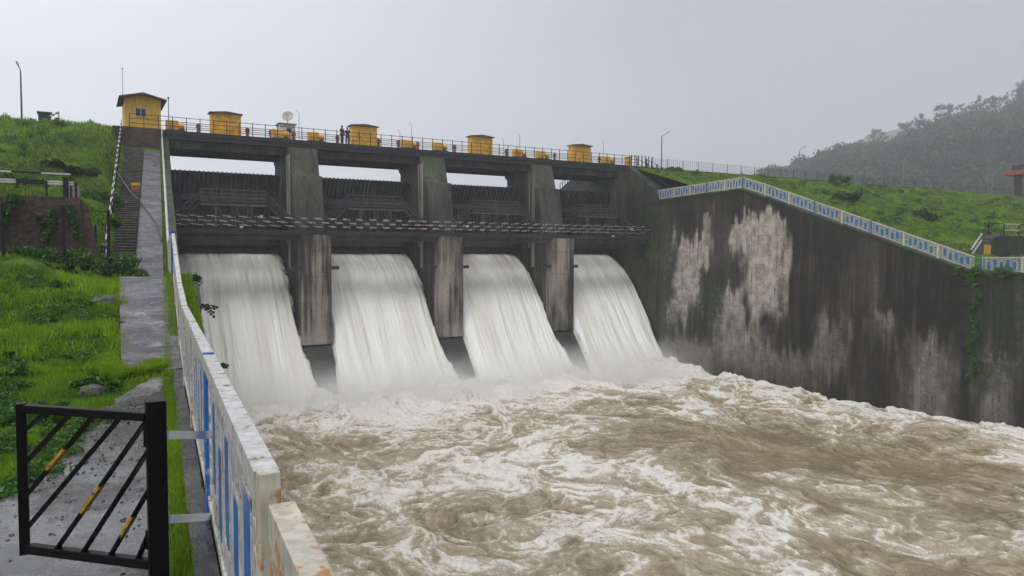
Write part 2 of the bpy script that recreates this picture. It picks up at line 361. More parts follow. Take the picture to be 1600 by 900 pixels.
def np_mesh(name, V, Fq, mat, attrs=None, origin=None, smooth=False, uv=None, parent=None):
    """fast mesh from arrays: V (n,3), Fq (m,k)"""
    V = np.asarray(V, np.float32); Fq = np.asarray(Fq, np.int32)
    if parent is not None:
        org = np.zeros(3); p = parent
        while p is not None: org += np.array(p.location); p = p.parent
    elif origin is None: org = np.array([(V[:, 0].min()+V[:, 0].max())/2, (V[:, 1].min()+V[:, 1].max())/2, V[:, 2].min()])
    else: org = np.array(origin)
    me = bpy.data.meshes.new(name); me.vertices.add(len(V)); me.vertices.foreach_set('co', (V-org.astype(np.float32)).ravel())
    m, k = Fq.shape; me.loops.add(m*k); me.loops.foreach_set('vertex_index', Fq.ravel())
    me.polygons.add(m); me.polygons.foreach_set('loop_start', np.arange(m, dtype=np.int32)*k); me.polygons.foreach_set('loop_total', np.full(m, k, np.int32))
    if smooth: me.polygons.foreach_set('use_smooth', np.ones(m, bool))
    me.update(calc_edges=True)
    for an, av in (attrs or {}).items():
        a = me.attributes.new(an, 'FLOAT', 'POINT'); a.data.foreach_set('value', np.asarray(av, np.float32).ravel())
    if uv is not None:
        u = me.uv_layers.new(name='flow'); u.data.foreach_set('uv', np.asarray(uv, np.float32)[Fq.ravel()].ravel())
    me.materials.append(mat)
    o = bpy.data.objects.new(name, me); COL.objects.link(o)
    if parent is None: o.location = org
    else: o.parent = parent
    return o
def grid_faces(m, n):
    i = np.arange((m-1)*(n-1)); r = i//(n-1); c = i % (n-1); a = r*n+c
    return np.stack([a, a+1, a+n+1, a+n], 1)
def hash2(ix, iy, seed):
    h = (ix.astype(np.int64)*374761393+iy.astype(np.int64)*668265263+seed*1442695041) & 0xffffffff
    h = ((h ^ (h >> 13))*1274126177) & 0xffffffff
    return ((h ^ (h >> 16)) & 0xffff)/65535.0
def vn(x, y, seed=0):
    x = np.asarray(x, float); y = np.asarray(y, float); ix = np.floor(x); iy = np.floor(y); fx = x-ix; fy = y-iy
    fx = fx*fx*fx*(fx*(fx*6-15)+10); fy = fy*fy*fy*(fy*(fy*6-15)+10)
    a = hash2(ix, iy, seed); b = hash2(ix+1, iy, seed); c = hash2(ix, iy+1, seed); d = hash2(ix+1, iy+1, seed)
    return a+(b-a)*fx+(c-a)*fy+(a-b-c+d)*fx*fy
def fbm(x, y, seed=0, oct=4, gain=.5):
    s = 0; a = 1; t = 0
    for o in range(oct):
        s = s+a*vn(x*2**o+o*17.3, y*2**o-o*9.1, seed+o*31); t += a; a *= gain
    return s/t
def ridged(x, y, seed=0, oct=4, gain=.55):
    s = 0; a = 1; t = 0
    for o in range(oct):
        s = s+a*(1-abs(2*vn(x*2**o+o*7.7, y*2**o+o*3.3, seed+o*13)-1)); t += a; a *= gain
    return s/t
def sstep(a, b, x): t = np.clip((x-a)/(b-a), 0, 1); return t*t*(3-2*t)

# ------------------------------------------------------------------ dimensions
WL = -11.5                    # water level
XR = 53.3                     # channel face of the right wall
def xw(Y): return .286+.084*Y  # line of the left railing
DT = 10.35                    # deck level
PR = [18.47, 30.92, 43.37]; PWD = 2.55
BAY = [(6.4, 15.92), (18.47, 28.37), (30.92, 40.82), (43.37, XR)]
BC = [11.1, 23.42, 35.87, 48.3]
ORD = ['nearest', 'second', 'third', 'farthest']
BAYW = ['first bay from the left', 'second bay from the left', 'third bay from the left', 'fourth bay, beside the right wall']

# ------------------------------------------------------------------ ground, left bank
def zl(X, Y):
    base = np.interp(Y, [-30, 11, 14, 20.3, 21.6, 36, 67, 76, 110, 300], [-1.8, -1.8, -1.55, -.52, -.80, -.80, 10.15, 10.15, -2, -14])
    away = sstep(0, 3.5, xw(Y)-.9-X)
    bump_ = (fbm(X*.7, Y*.7, 5, 4)-.5)*(1.05+.3*sstep(34, 40, Y))*sstep(10, 15, Y)+(fbm(X*2.1, Y*2.1, 8, 3)-.5)*(.14+.16*sstep(11, 15, Y))+(fbm(X*.16, Y*.16, 9, 3)-.5)*1.1*sstep(36, 45, Y)*(1-sstep(62, 68, Y))
    berm = .5*sstep(14, 20, Y)*(1-sstep(40, 50, Y))
    # the bank sits above the sunk stair towards the top
    sunk = -np.interp(Y, [36, 67, 67.5], [0, 1.55, 0])*(1-sstep(.1, .9, (1.0+(Y-36)*.068)-X))*(Y > 36)
    return base+(bump_+berm)*away+sunk-.03
ys = np.concatenate([np.arange(-30, 2, 2), np.arange(2, 24, .12), np.arange(24, 78, .35), np.arange(78, 300, 8)])
us = np.concatenate([np.array([-700, -400, -200, -120, -80, -60]), np.arange(-50, -12, .6), np.arange(-12, 0, .12), [0]])
U, Y = np.meshgrid(us, ys); X = U+xw(Y)+.02
Z = zl(X, Y)
np_mesh('ground_left_bank', np.stack([X, Y, Z], -1).reshape(-1, 3), grid_faces(*X.shape), M['grass_ground'], smooth=True)['kind'] = 'structure'
# valley floor out to the horizon
t_ = MB(); t_.quad((-3000, -3000, -16), (3000, -3000, -16), (3000, 3000, -16), (-3000, 3000, -16)); tag(t_.build('ground', M['hill']), kind='structure')
# reservoir behind the gates
t_ = MB(); t_.quad((-400, 72.4, 5.2), (500, 72.4, 5.2), (500, 500, 5.2), (-400, 500, 5.2)); tag(t_.build('reservoir_water', M['glass']), kind='structure')

# ------------------------------------------------------------------ ground, right bank
def zr(X, Y):
    base = np.interp(Y, [-60, 29, 67, 74, 110, 300], [-1.3, -1.3, 10.1, 10.15, -2, -14])
    b = (fbm(X*.3, Y*.3, 15, 4)-.5)*1.3+(fbm(X*.9, Y*.9, 18, 3)-.5)*.95
    hold = sstep(54, 58, X)*(1-sstep(63, 67, Y))
    return base+b*hold+.15*hold
xs = np.concatenate([np.arange(54.2, 100, .35), np.arange(100, 150, .8), np.arange(150, 700, 12)]); ys = np.concatenate([np.arange(-60, 10, 4), np.arange(10, 76, .35), np.arange(76, 300, 8)])
X, Y = np.meshgrid(xs, ys)
np_mesh('ground_right_bank', np.stack([X, Y, zr(X, Y)], -1).reshape(-1, 3), grid_faces(*X.shape), M['grass_ground'], smooth=True)['kind'] = 'structure'

# ------------------------------------------------------------------ path, ramp and sloping slab on the left
def strip(name, mat, Ys, xa, xb, zf, n=8):
    P = []
    for Yv, a, b in zip(Ys, xa, xb):
        for k in range(n+1):
            x = a+(b-a)*k/n; P.append((x, Yv, zf(x, Yv)))
    o = np_mesh(name, np.array(P), grid_faces(len(Ys), n+1), mat, smooth=True); o['kind'] = 'structure'; return o
zg = lambda x, y: float(np.interp(y, [-30, 11, 14, 20.3, 21.6, 36], [-1.8, -1.8, -1.55, -.52, -.80, -.80]))
Y1 = np.arange(-3, 11.9, .2)
left = np.interp(Y1, [-3, 3, 5, 5.5, 6, 7.2, 8.2, 9.8, 11.2], [-9, -4, -1.7, -.95, -.62, -.25, -.1, .3, .5])+(fbm(Y1*2, Y1*0, 3)-.5)*.5+.5*sstep(11.2, 12, Y1)
strip('path', M['path'], Y1, left, xw(Y1)-.25, lambda x, y: zg(x, y)+.015+.02*float(fbm(x*1.7, y*1.7, 4)), 24)
strip('kerb', M['kerb'], np.arange(-3, 20, .3), xw(np.arange(-3, 20, .3))-.15, xw(np.arange(-3, 20, .3))-.02, lambda x, y: zg(x, y)+.05, 2)
Y2 = np.arange(12.1, 20.6, .25)
strip('ramp_path', M['slab'], Y2, np.interp(Y2, [12.6, 20.6], [.5, .80]), np.interp(Y2, [12.6, 20.6], [1.16, 2.0])+.24, lambda x, y: zg(x, y)+.06, 8)
Y3 = np.arange(20.6, 67.01, .5)
zs_ = lambda x, y: float(np.interp(y, [-30, 20.3, 21.6, 34, 36, 67], [-1.8, -.46, -.74, -.74, -.72, 8.62]))
strip('sloping_slab', M['slab'], Y3, np.interp(Y3, [20.6, 30, 36, 67], [.80, 1.5, 2.0, 4.62]), xw(Y3)-.18, zs_, 6)
# stairs
sb = MB(); ns = 62
for i in range(ns):
    y0 = 36+31*i/ns; y1 = 36+31*(i+1)/ns; z1 = -.5+9.05*(i+1)/ns
    a = 1.15+(y0-36)*.068; b = 2.0+(y0-36)*.0845
    sb.box(a, b-.02, y0, y1+.002, z1-.6, z1-.05); sb.box(a-.02, b-.025, y0-.05, y1-.052, z1-.048, z1, 1)
stair = sb.build('bank_stair', [M['stair'], M['stair_edge']]); tag(stair, 'narrow flight of mossy stone steps climbing beside the pale slab to the yellow house', 'stairs')

# ------------------------------------------------------------------ left channel wall
def left_wall():
    Ys = [-6, 0, 5, 9, 12, 14, 16, 18, 20, 22, 28, 36, 45, 55, 63]
    b = MB(); n = len(Ys); rn = random.Random(3); L = []; z0 = -15
    for y in Ys:
        w = float(np.interp(y, [-6, 10, 14, 20, 63], [.08, .14, .38, .55, .42]))+rn.uniform(-.04, .05)
        zt = zs_(0, y)+.03 if y > 20 else zg(0, y)+.03
        L.append((xw(y)-.0, xw(y)+w, zt))
    for i in range(n-1):
        (a0, b0, t0), (a1, b1, t1) = L[i], L[i+1]; y0, y1 = Ys[i], Ys[i+1]
        b.quad((a0, y0, t0), (b0, y0, t0-.05), (b1, y1, t1-.05), (a1, y1, t1)); b.quad((b0, y0, t0-.05), (b0, y0, z0), (b1, y1, z0), (b1, y1, t1-.05)); b.quad((a0, y0, z0), (a0, y0, t0), (a1, y1, t1), (a1, y1, z0))
    return tag(b.build('left_channel_wall', M['left_wall']), 'dark mossy channel wall under the near blue and white railing', 'wall')
left_wall()

# ------------------------------------------------------------------ right training wall
RY = [0, 28.9, 29.0, 49.6, 50.2, 62, 62.01, 67.2]; RZ = [-1.15, -1.15, -1.12, 6.2, 6.28, 5.95, 5.95, 5.95]
def rz(Y): return np.interp(Y, RY, RZ)
m_, n_ = 330, 150
Yg = np.linspace(6, 67.2, m_); Tg = np.linspace(0, 1, n_); YY, TT = np.meshgrid(Yg, Tg); ZZ = -15+(rz(YY)+15)*TT
def patch(y0, y1, z0, z1, soft=.6, seed=0, w=1.2):
    n1 = (fbm(YY*1.1, ZZ*.35, seed, 5)-.5)*w*2.2; n2 = (fbm(YY*2.4, ZZ*.14, seed+5, 4)-.5)*w*3.2
    return sstep(y0-soft*2, y0+soft*2, YY+n1)*(1-sstep(y1-soft*2, y1+soft*2, YY+n1))*sstep(z0-soft*4, z0+soft*4, ZZ+n2)*(1-sstep(z1-soft, z1+soft, ZZ+n2))
pale = patch(54.4, 59.3, -4.6, 2.0, .3, 1)+patch(57.4, 59.6, -6.3, -4, .3, 2)*.8+patch(44.9, 49.6, -5.3, 3.9, .3, 3)+patch(48.2, 51.3, 1.2, 3.6, .2, 4)*.9+patch(53.4, 55.0, 1.0, 4.6, .2, 5)*.6
pale += patch(50.2, 53.6, -6.2, -3.2, .4, 6)*.8+patch(47, 52, -8.5, -5.8, .5, 7)*.45+patch(30.4, 33.6, -12, -5.6, .6, 8, 1.2)*.42+patch(39, 41.5, -9.5, -5, .3, 9)*.3+patch(35, 36.6, -6, -4.5, .3, 10)*.4+patch(26, 28.5, -12, -7, .4, 12)*.3+patch(42, 62, -11, -8.2, .6, 13)*.32
pale += .10*sstep(.5, .7, fbm(YY*.35, ZZ*.05, 88, 4))*(1-sstep(2, 5, ZZ))
pale *= 1-.85*patch(52.3, 55.6, -5.8, -1.2, .3, 20, .6)
moss = patch(52.0, 56.0, -7.5, -1.0, .6, 20)+patch(0, 70, 5.0, 9, .3, 22)*.3+patch(58.5, 70, -9, 6, 1.0, 23)*.75+sstep(-.9, .0, ZZ-rz(YY))*.8+patch(26.5, 29.5, -9, 0, .4, 24)*.8+patch(6, 27, -8, 0, .6, 25)*.45
Xf = np.full_like(YY, XR)-(fbm(YY*.8, ZZ*.8, 31, 4)-.5)*.10-.008*(np.mod(ZZ+50, 1.3) < .12)
V = np.stack([Xf, YY, ZZ], -1).reshape(-1, 3); Fg = grid_faces(n_, m_)[:, ::-1]
rw = thing('right_channel_wall', (XR, 45, -15), 'tall streaked dark concrete channel wall with two pale patches across the water', 'wall')
np_mesh('wall_face', V, Fg, M['wall'], {'pale': np.clip(pale, 0, 1), 'moss': np.clip(moss, 0, 1)}, parent=rw)
b = MB()
for i in range(m_-1):
    y0, y1 = Yg[i], Yg[i+1]; z0, z1 = float(rz(y0)), float(rz(y1))
    if i % 2 == 0 and i+2 < m_: y1 = Yg[i+2]; z1 = float(rz(y1))
    elif i % 2: continue
    b.quad((XR, y0, z0), (XR, y1, z1), (XR+1.1, y1, z1), (XR+1.1, y0, z0)); b.quad((XR+1.1, y0, z0), (XR+1.1, y1, z1), (XR+1.1, y1, -15), (XR+1.1, y0, -15))
b.build('wall_core', M['abut'], rw)
b = MB()
for (ya, yb) in ((6, 29), (29, 50), (50, 62.3)):
    za, zb = float(rz(ya+.02)), float(rz(yb-.02)); b.beam((XR+.1, ya, za+.06), (XR+.1, yb, zb+.06), .46, .14)
b.build('coping', M['left_wall'], rw)

# ------------------------------------------------------------------ blue and white panel railings
def panel(parent, y0, z0, y1, z1, xf, H=1.0, near=False, blue_post=False, seed=0, wmat='white', post=True):
    """one railing panel from (y0,z0) to (y1,z1) on the line x = xf(y)"""
    L = abs(y1-y0); W_ = M[wmat]
    def P(s, h): y = y0+(y1-y0)*s; return (xf(y), y, z0+(z1-z0)*s+h)
    pf = MB()
    tw, th = (.075, .085) if near else (.07, .075)
    e = .5*tw/L
    pf.beam(P(e, H), P(1-e, H), tw, th); pf.beam(P(e, .09), P(1-e, .09), .04, .05)
    def vb(s, a, b_, w=.022, d=None): pf.beam(P(s, a), P(s, b_), w, w, up=(1, 0, 0)) if not near else pf.beam(P(s, a), P(s, b_), .013, .02, up=(1, 0, 0))
    for s0 in (.035, .115): vb(s0, .1, H-.03); vb(1-s0, .1, H-.03)
    for k in range(7):
        h = .2+.68*k/6.5
        pf.beam(P(.035, h), P(.115, h), .02, .022); pf.beam(P(.885, h), P(.965, h), .02, .022)
    mid = .77/5
    plates = []
    for k in range(5):
        c = .115+mid*(k+.5); hi = (k+seed) % 2 == 0; hb, ht = ((.30, .86) if hi else (.17, .70)); wv = mid*.29
        plates.append((c, wv, hb, ht))
        vb(c-wv-.008, .1, H-.03); vb(c+wv+.008, .1, H-.03)
        vb(c, ht, H-.03); vb(c-wv*.5, ht, H-.03, .015); vb(c+wv*.5, ht, H-.03, .015)
        vb(c, .1, hb); vb(c-wv*.5, .1, hb, .015); vb(c+wv*.5, .1, hb, .015)
        pf.beam(P(c-wv, ht+.01), P(c+wv, ht+.01), .02, .022); pf.beam(P(c-wv, hb-.01), P(c+wv, hb-.01), .02, .022)
        if k: vb(c-mid/2, .1, H-.03, .02)
    f = pf.build('panel_frame', W_, parent)
    for c, wv, hb, ht in plates:
        q = MB(); q.beam(P(c, hb), P(c, ht), .014, wv*2*L-.03, up=(0, 1, 0)); 
        q = MB(); a, b_ = P(c-wv+.01, 0), P(c+wv-.01, 0); dx = .008
        v = [(a[0]-dx, a[1], a[2]+hb+.05), (a[0]-dx, a[1], a[2]+ht-.05), ((a[0]*.75+b_[0]*.25)-dx, a[1]*.75+b_[1]*.25, a[2]*.75+b_[2]*.25+ht), ((a[0]*.25+b_[0]*.75)-dx, a[1]*.25+b_[1]*.75, a[2]*.25+b_[2]*.75+ht), (b_[0]-dx, b_[1], b_[2]+ht-.05), (b_[0]-dx, b_[1], b_[2]+hb+.05), ((a[0]*.25+b_[0]*.75)-dx, a[1]*.25+b_[1]*.75, a[2]*.25+b_[2]*.75+hb), ((a[0]*.75+b_[0]*.25)-dx, a[1]*.75+b_[1]*.25, a[2]*.75+b_[2]*.25+hb)]
        q.v = v+[(x+2*dx, y, z) for x, y, z in v]; q.f = [tuple(range(8)), tuple(range(15, 7, -1))]+[(i, 8+i, 8+(i+1) % 8, (i+1) % 8) for i in range(8)]; q.mi = [0]*10
        q.build('plate', M['blue'], f)
    if post:
        pb = MB(); x, y, z = P(0, 0); w = .032 if near else .06
        pb.box(x-w, x+w, y-w, y+w, z-.02, z+H+(.06 if not near else .052)); o = pb.build('post', M['blue'] if blue_post else (M['cream_rust'] if near else W_), parent, bevel=.004)
        if blue_post: o['label'] = 'blue painted post'

rr = thing('wall_railing', (XR, 45, 0), 'long blue and white panel railing along the top of the right channel wall', 'railing')
xr_ = lambda y: XR+.1
ybr = [61.9, 59.4, 57.0, 54.6, 52.3, 50.0, 47.4, 44.75, 42.1, 39.5, 36.9, 34.2, 31.6, 29.0]
for i in range(len(ybr)-1):
    a, b_ = ybr[i], ybr[i+1]
    panel(rr, a, float(rz(a))+.14, b_, float(rz(b_+.02))+.14, xr_, .98, blue_post=i in (0, 3, 5, 8, 10), seed=i % 2)
for i in range(7):
    a = 28.6-2.62*i; panel(rr, a, -1.0, a-2.6, -1.0, xr_, .98, blue_post=(i == 0), seed=1)

lr = thing('near_railing', (xw(10), 10, -1.8), 'blue and white panel railing running from the foreground up the ramp on the left bank', 'railing')
zt_l = lambda y: float(np.interp(y, [-5, 12, 14, 20, 21, 36], [-1.74, -1.74, -1.5, -.48, -.42, -.5]))
ybl = [2.33, 5.45, 8.3, 11.1, 13.9, 16.8, 19.9]
for i in range(len(ybl)-1):
    a, b_ = ybl[i], ybl[i+1]; panel(lr, a, zt_l(a), b_, zt_l(b_), xw, 1.04, near=True, blue_post=i in (1,), seed=i % 2, wmat='white_near')
b = MB(); x = xw(19.95); b.box(x-.05, x+.05, 19.9, 20.0, -.5, .64); b.build('post', M['blue'], lr, bevel=.004)['label'] = 'blue capped end post'
# level run on the berm beyond the crest
for i in range(5):
    a = 20.2+2.7*i; panel(lr, a, -.45, a+2.62, -.47, xw, 1.0, near=True, seed=i % 2, wmat='white_near', post=i > 0)
# nearest, lower rusted section
lr2 = thing('rusty_railing_section', (xw(1)+.02, 1, -1.8), 'nearest lower railing section with cream paint peeling to orange rust', 'railing')
b = MB(); xo = lambda y: xw(y)+.03
b.beam((xo(2.26), 2.26, -.785), (xo(-1.6), -1.6, -.785), .078, .11); b.build('top_rail', M['cream_rust'], lr2, bevel=.004)
b = MB(); b.box(xo(2.2)-.034, xo(2.2)+.034, 2.11, 2.25, -1.75, -.841); b.build('post', M['cream_rust'], lr2, bevel=.004)
b = MB(); b.box(xo(-1)-.034, xo(-1)+.034, -1.1, -.96, -1.75, -.841); b.build('post', M['cream_rust'], lr2, bevel=.004)
b = MB()
for k in range(15): y = 1.9-.19*k; b.box(xo(y)-.012, xo(y)+.012, y-.012, y+.012, -1.7, -.841)
b.beam((xo(2.1), 2.1, -1.66), (xo(-1), -1, -1.66), .04, .05); b.build('bars', M['white_near'], lr2)

# ------------------------------------------------------------------ black diagonal barred gate
gp = at_z(243, 628, -.76); gl = at_z(33, 635, -.83)
GPX, GPY = gp.x, gp.y; GLX, GLY = gl.x, gl.y
gate = thing('barrier_gate', (GPX, GPY, -1.8), 'black steel gate with diagonal bars and yellow marks standing open over the path', 'gate')
gd = Vector((GPX-GLX, GPY-GLY, 0)); GL = gd.length; gd.normalize()
def G(s, h): return Vector((GLX, GLY, -1.64))+gd*s+Vector((0, 0, h))
GH = .81
b = MB(); b.box(GPX-.048, GPX+.048, GPY-.048, GPY+.048, -1.85, -.75); b.build('post', M['black'], gate, bevel=.005)
b = MB(); b.beam(G(0, -.02), G(0, GH+.02), .05, .075, up=(0, 0, 1)) ; b.build('stile', M['black'], gate, bevel=.004)
b = MB(); b.beam(G(.03, GH-.01), G(GL-.05, GH-.01), .05, .045); b.build('top_rail', M['black'], gate, bevel=.004)
b = MB(); b.beam(G(.03, .01), G(GL-.05, .01), .05, .05); b.build('bottom_rail', M['black'], gate, bevel=.004)
zs0, zs1 = 65, 683
bars = [(185, 130, 105, 240), (300, 130, 120, 390), (410, 150, 130, 540), (530, 155, 135, 690), (650, 165, 215, 780), (685, 310, 340, 790), (690, 490, 465, 820), (700, 680, 590, 840)]
def zm(x, y):  # gate-plane coordinates of a bar end
    s = (x-zs0)/(zs1-zs0)*GL; fr = (x-zs0)/(zs1-zs0); top = 115+35*fr; bot = 760+90*fr
    if x < 140: s = -.005
    return max(-.005, min(GL-.045, s)), max(.02, min(GH-.02, (bot-y)/(bot-top)*GH))
for i, (xa, ya, xb, yb) in enumerate(bars):
    (s1, h1), (s0, h0) = zm(xa, ya), zm(xb, yb); p, q = G(s0, h0), G(s1, h1)
    b = MB(); b.beam(p, q, .012, .036, up=(gd.y, -gd.x, 0)); 
    bar = b.build('bar', M['black'], gate)
    if i in (2, 4, 6):
        f0, f1 = {2: (.37, .61), 4: (.30, .50), 6: (.31, .60)}[i]
        b = MB(); b.beam(p.lerp(q, f0), p.lerp(q, f1), .017, .0385, up=(gd.y, -gd.x, 0)); b.build('yellow_mark', M['stripe_y'], bar)
for zz in (-.95, -1.5):
    e_ = G(GL-.06, 0); b = MB(); b.tube([(e_.x, e_.y, zz-.05), (e_.x, e_.y, zz+.05)], .016, 8); b.beam((e_.x, e_.y, zz), (GPX, GPY, zz), .012, .05); b.build('hinge', M['black'], gate)
for zz in (-.965, -1.42):
    r_ = at_z(262, 680, -.965); yb = 5.05
    b = MB(); b.beam((GPX+.048, GPY+.02, zz+.02), (xw(yb)-.03, yb, zz-.16-(.07 if zz < -1 else 0)), .03, .045); o = b.build('bracket', M['clean_white'], gate); o['label'] = 'white bracket tying the gate post to the railing'

# ------------------------------------------------------------------ river
sx = np.arange(0.4, XR+.15, .09); sy = np.arange(4, 71, .09); X, Y = np.meshgrid(sx, sy)
w1 = fbm(X*.13, Y*.11, 41, 4)-.5; w2 = fbm(X*.13, Y*.11, 57, 4)-.5; w3 = fbm(X*.5, Y*.45, 71, 3)-.5; w4 = fbm(X*.5, Y*.45, 83, 3)-.5
Xw = X+w1*13+w3*2.6; Yw = Y+w2*13+w4*2.6
rg = ridged(Xw*.30, Yw*.20, 3, 5, .62); rg2 = ridged(Xw*.95, Yw*.6, 23, 4, .6); big = fbm(X*.09+3, Y*.07, 91, 3)
near_fall = sstep(44, 57, Y-.08*(X-10)); rband = sstep(38, 47, X-(45-Y)*.12+w1*8)*.9
pool = np.exp(-(((X-30-(36-Y)*.75)/6.5)**2+((Y-31)/11)**2)); pool2 = np.exp(-(((X-47)/4)**2+((Y-27)/5)**2))*.8; lf = 1-sstep(14, 27, X+(35-Y)*.25)
M_ = .35+.18*lf+.48*near_fall+.28*rband-.34*pool-.30*pool2+(big-.5)*.8-.06*sstep(16, 24, X)*(1-sstep(24, 31, Y))
v1 = (1-abs(2*vn(Xw*.42, Yw*.26, 301)-1))**5; v2 = (1-abs(2*fbm(Xw*.9+w3*2, Yw*.6, 311, 2)-1))**5; v3 = (1-abs(2*fbm(Xw*2.2+w4*3, Yw*1.4, 321, 2)-1))**4
foam = M_*.62+(rg-.55)*.8+(v1*.30+v2*.34+v3*.22)*(.62+.85*np.clip(M_, 0, 1))+(rg2-.55)*.35-.08
amp = .45+.75*near_fall+.35*rband
hgt = (fbm(Xw*.13, Yw*.10, 12, 2)-.5)*1.1+amp*((fbm(Xw*.28, Yw*.22, 11, 4)-.5)*1.6+(rg-.55)*.6+(rg2-.55)*.3+v2*.10+(fbm(X*1.6, Y*1.1, 19, 3)-.5)*.22)
hgt += .9*sstep(56, 61, Y)*fbm(X*.6, Y*.6, 66, 4)+.16*sstep(50.5, 53, X)*ridged(Y*.5, X*.3, 77, 3)
foam = foam+hgt*.10*(1-near_fall)+.12*sstep(51.3, 53.2, X)+.35*sstep(55, 60, Y)
Z = WL+hgt
Vr = np.stack([X, Y, Z], -1).reshape(-1, 3)
tag(np_mesh('river_water', Vr, grid_faces(*X.shape), M['river'], {'foam': np.clip(foam, 0, 1.2)}, smooth=True), kind='structure')

# ------------------------------------------------------------------ spillway dam
dam = thing('spillway_dam', (30, 67, -15), 'dark concrete spillway dam with piers carrying a service bridge over four gate bays', 'dam')
prof = [(67.1, 9.62), (66.3, 7.1), (65.65, 7.1), (64.7, 2.0), (62.9, 2.0), (62.9, -7.4), (74.5, -7.4), (74.5, 4.5), (72.2, 7.5), (72.2, 8.4), (72.6, 8.7), (72.6, 9.1), (71.9, 9.62)]
upper = [(67.1, 9.62), (66.3, 7.1), (65.65, 7.1), (64.7, 2.0), (64.7, 1.98), (74.5, 1.98), (74.5, 4.5), (72.2, 7.5), (72.2, 8.4), (72.7, 8.7), (72.7, 9.1), (72.0, 9.62)]
for i, xr2 in enumerate(PR):
    x0, x1 = xr2-PWD, xr2
    b = MB(); b.prismX(upper, x0, x1); p = b.build('pier', M['pier'], dam, bevel=.05)
    # lower body, nose and groove strips
    b = MB(); b.box(x0+.12, x1-.12, 64.2, 74.5, -15, 1.98); b.build('pier_body', M['pier'], p)
    b = MB(); b.prismX([(62.9, 1.93), (64.22, 1.93), (64.22, -7.4), (62.9, -7.4)], x0, x1); b.build('nose', M['pier_low'], p, bevel=.08)
    b = MB(); b.prismX([(63.1, -7.4), (66, -7.4), (66, -14), (58.6, -14), (59.6, -11.6)], x0+.06, x1-.06); b.build('foot', M['trunk'], p)
    b = MB(); b.box(x0-.10, x0-.003, 66.4, 66.9, -1, 8.9); b.box(x0-.07, x0-.003, 67.3, 67.5, 1, 8.9); b.build('gate_guide', M['pale_c'], p)
    b = MB(); b.box(x1+.003, x1+.75, 63.25, 63.5, -1.05, -.75); b.box(x0-.75, x0-.003, 63.25, 63.5, -1.05, -.75); b.build('stub_bracket', M['steel'], p)
    b = MB(); xm = (x0+x1)/2; b.box(x0-.02, x1+.02, 62.88, 64.25, 1.94, 2.0); b.build('nose_cap', M['abut'], p)
# left abutment
ab = MB(); ab.prismX([(67.1, 9.62), (65.65, 7.1), (63.2, 2.0), (63.0, -15), (76, -15), (76, 9.62)], 5.75, 6.4); ab.build('left_abutment', M['abut'], dam)
ab = MB(); ab.box(2.4, 5.74, 67.05, 76, -10, 10.33); ab.build('left_abutment_block', M['masonry'], dam)
# right abutment : channel-side face, battered stair shoulder
def rab():
    b = MB()
    b.prismX([(67.2, DT-.02), (66.6, 10.0), (62.0, 7.0), (61.4, 6.0), (61.4, -15), (81, -15), (81, 8.5), (77.6, 9.9), (77.6, DT-.02)], XR+.012, XR+5.0); return b.build('right_abutment', M['abut'], dam)
rab()
b = MB(); b.box(XR-.9, XR+.01, 67.0, 69.0, 1, 9.6); b.box(XR-.02, XR+.4, 66.95, 67.6, -12, 9.3); b.build('abutment_rib', M['girder'], dam)
# crest under the water
b = MB(); og = [(72.5, -.6), (70.8, -.8), (69.3, -1.5), (67.4, -3.2), (65.2, -6.0), (63, -9.4), (61, -12.5), (60, -14), (75, -14), (75, 0)]
b.prismX(og, 6.3, XR-.003); b.build('crest', M['trunk'], dam)
# bridge
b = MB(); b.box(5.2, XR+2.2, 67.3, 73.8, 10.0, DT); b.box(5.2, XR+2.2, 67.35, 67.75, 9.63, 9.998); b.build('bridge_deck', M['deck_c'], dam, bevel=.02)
for y in (67.95, 70.4, 72.9):
    for (a, c) in [(6.0, 16.2), (18.2, 28.6), (30.6, 41.1), (43.1, XR+.6)]:
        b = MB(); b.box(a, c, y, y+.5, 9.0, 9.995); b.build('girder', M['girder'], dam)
b = MB(); b.tube([(x, 67.32, 9.35-.35*math.sin(PI*(x-34)/2.2)) for x in np.linspace(34, 36.2, 9)], .03, 5); tag(b.build('hanging_cable', M['steel']), 'slack black cable looping under the bridge in the third bay', 'cable')

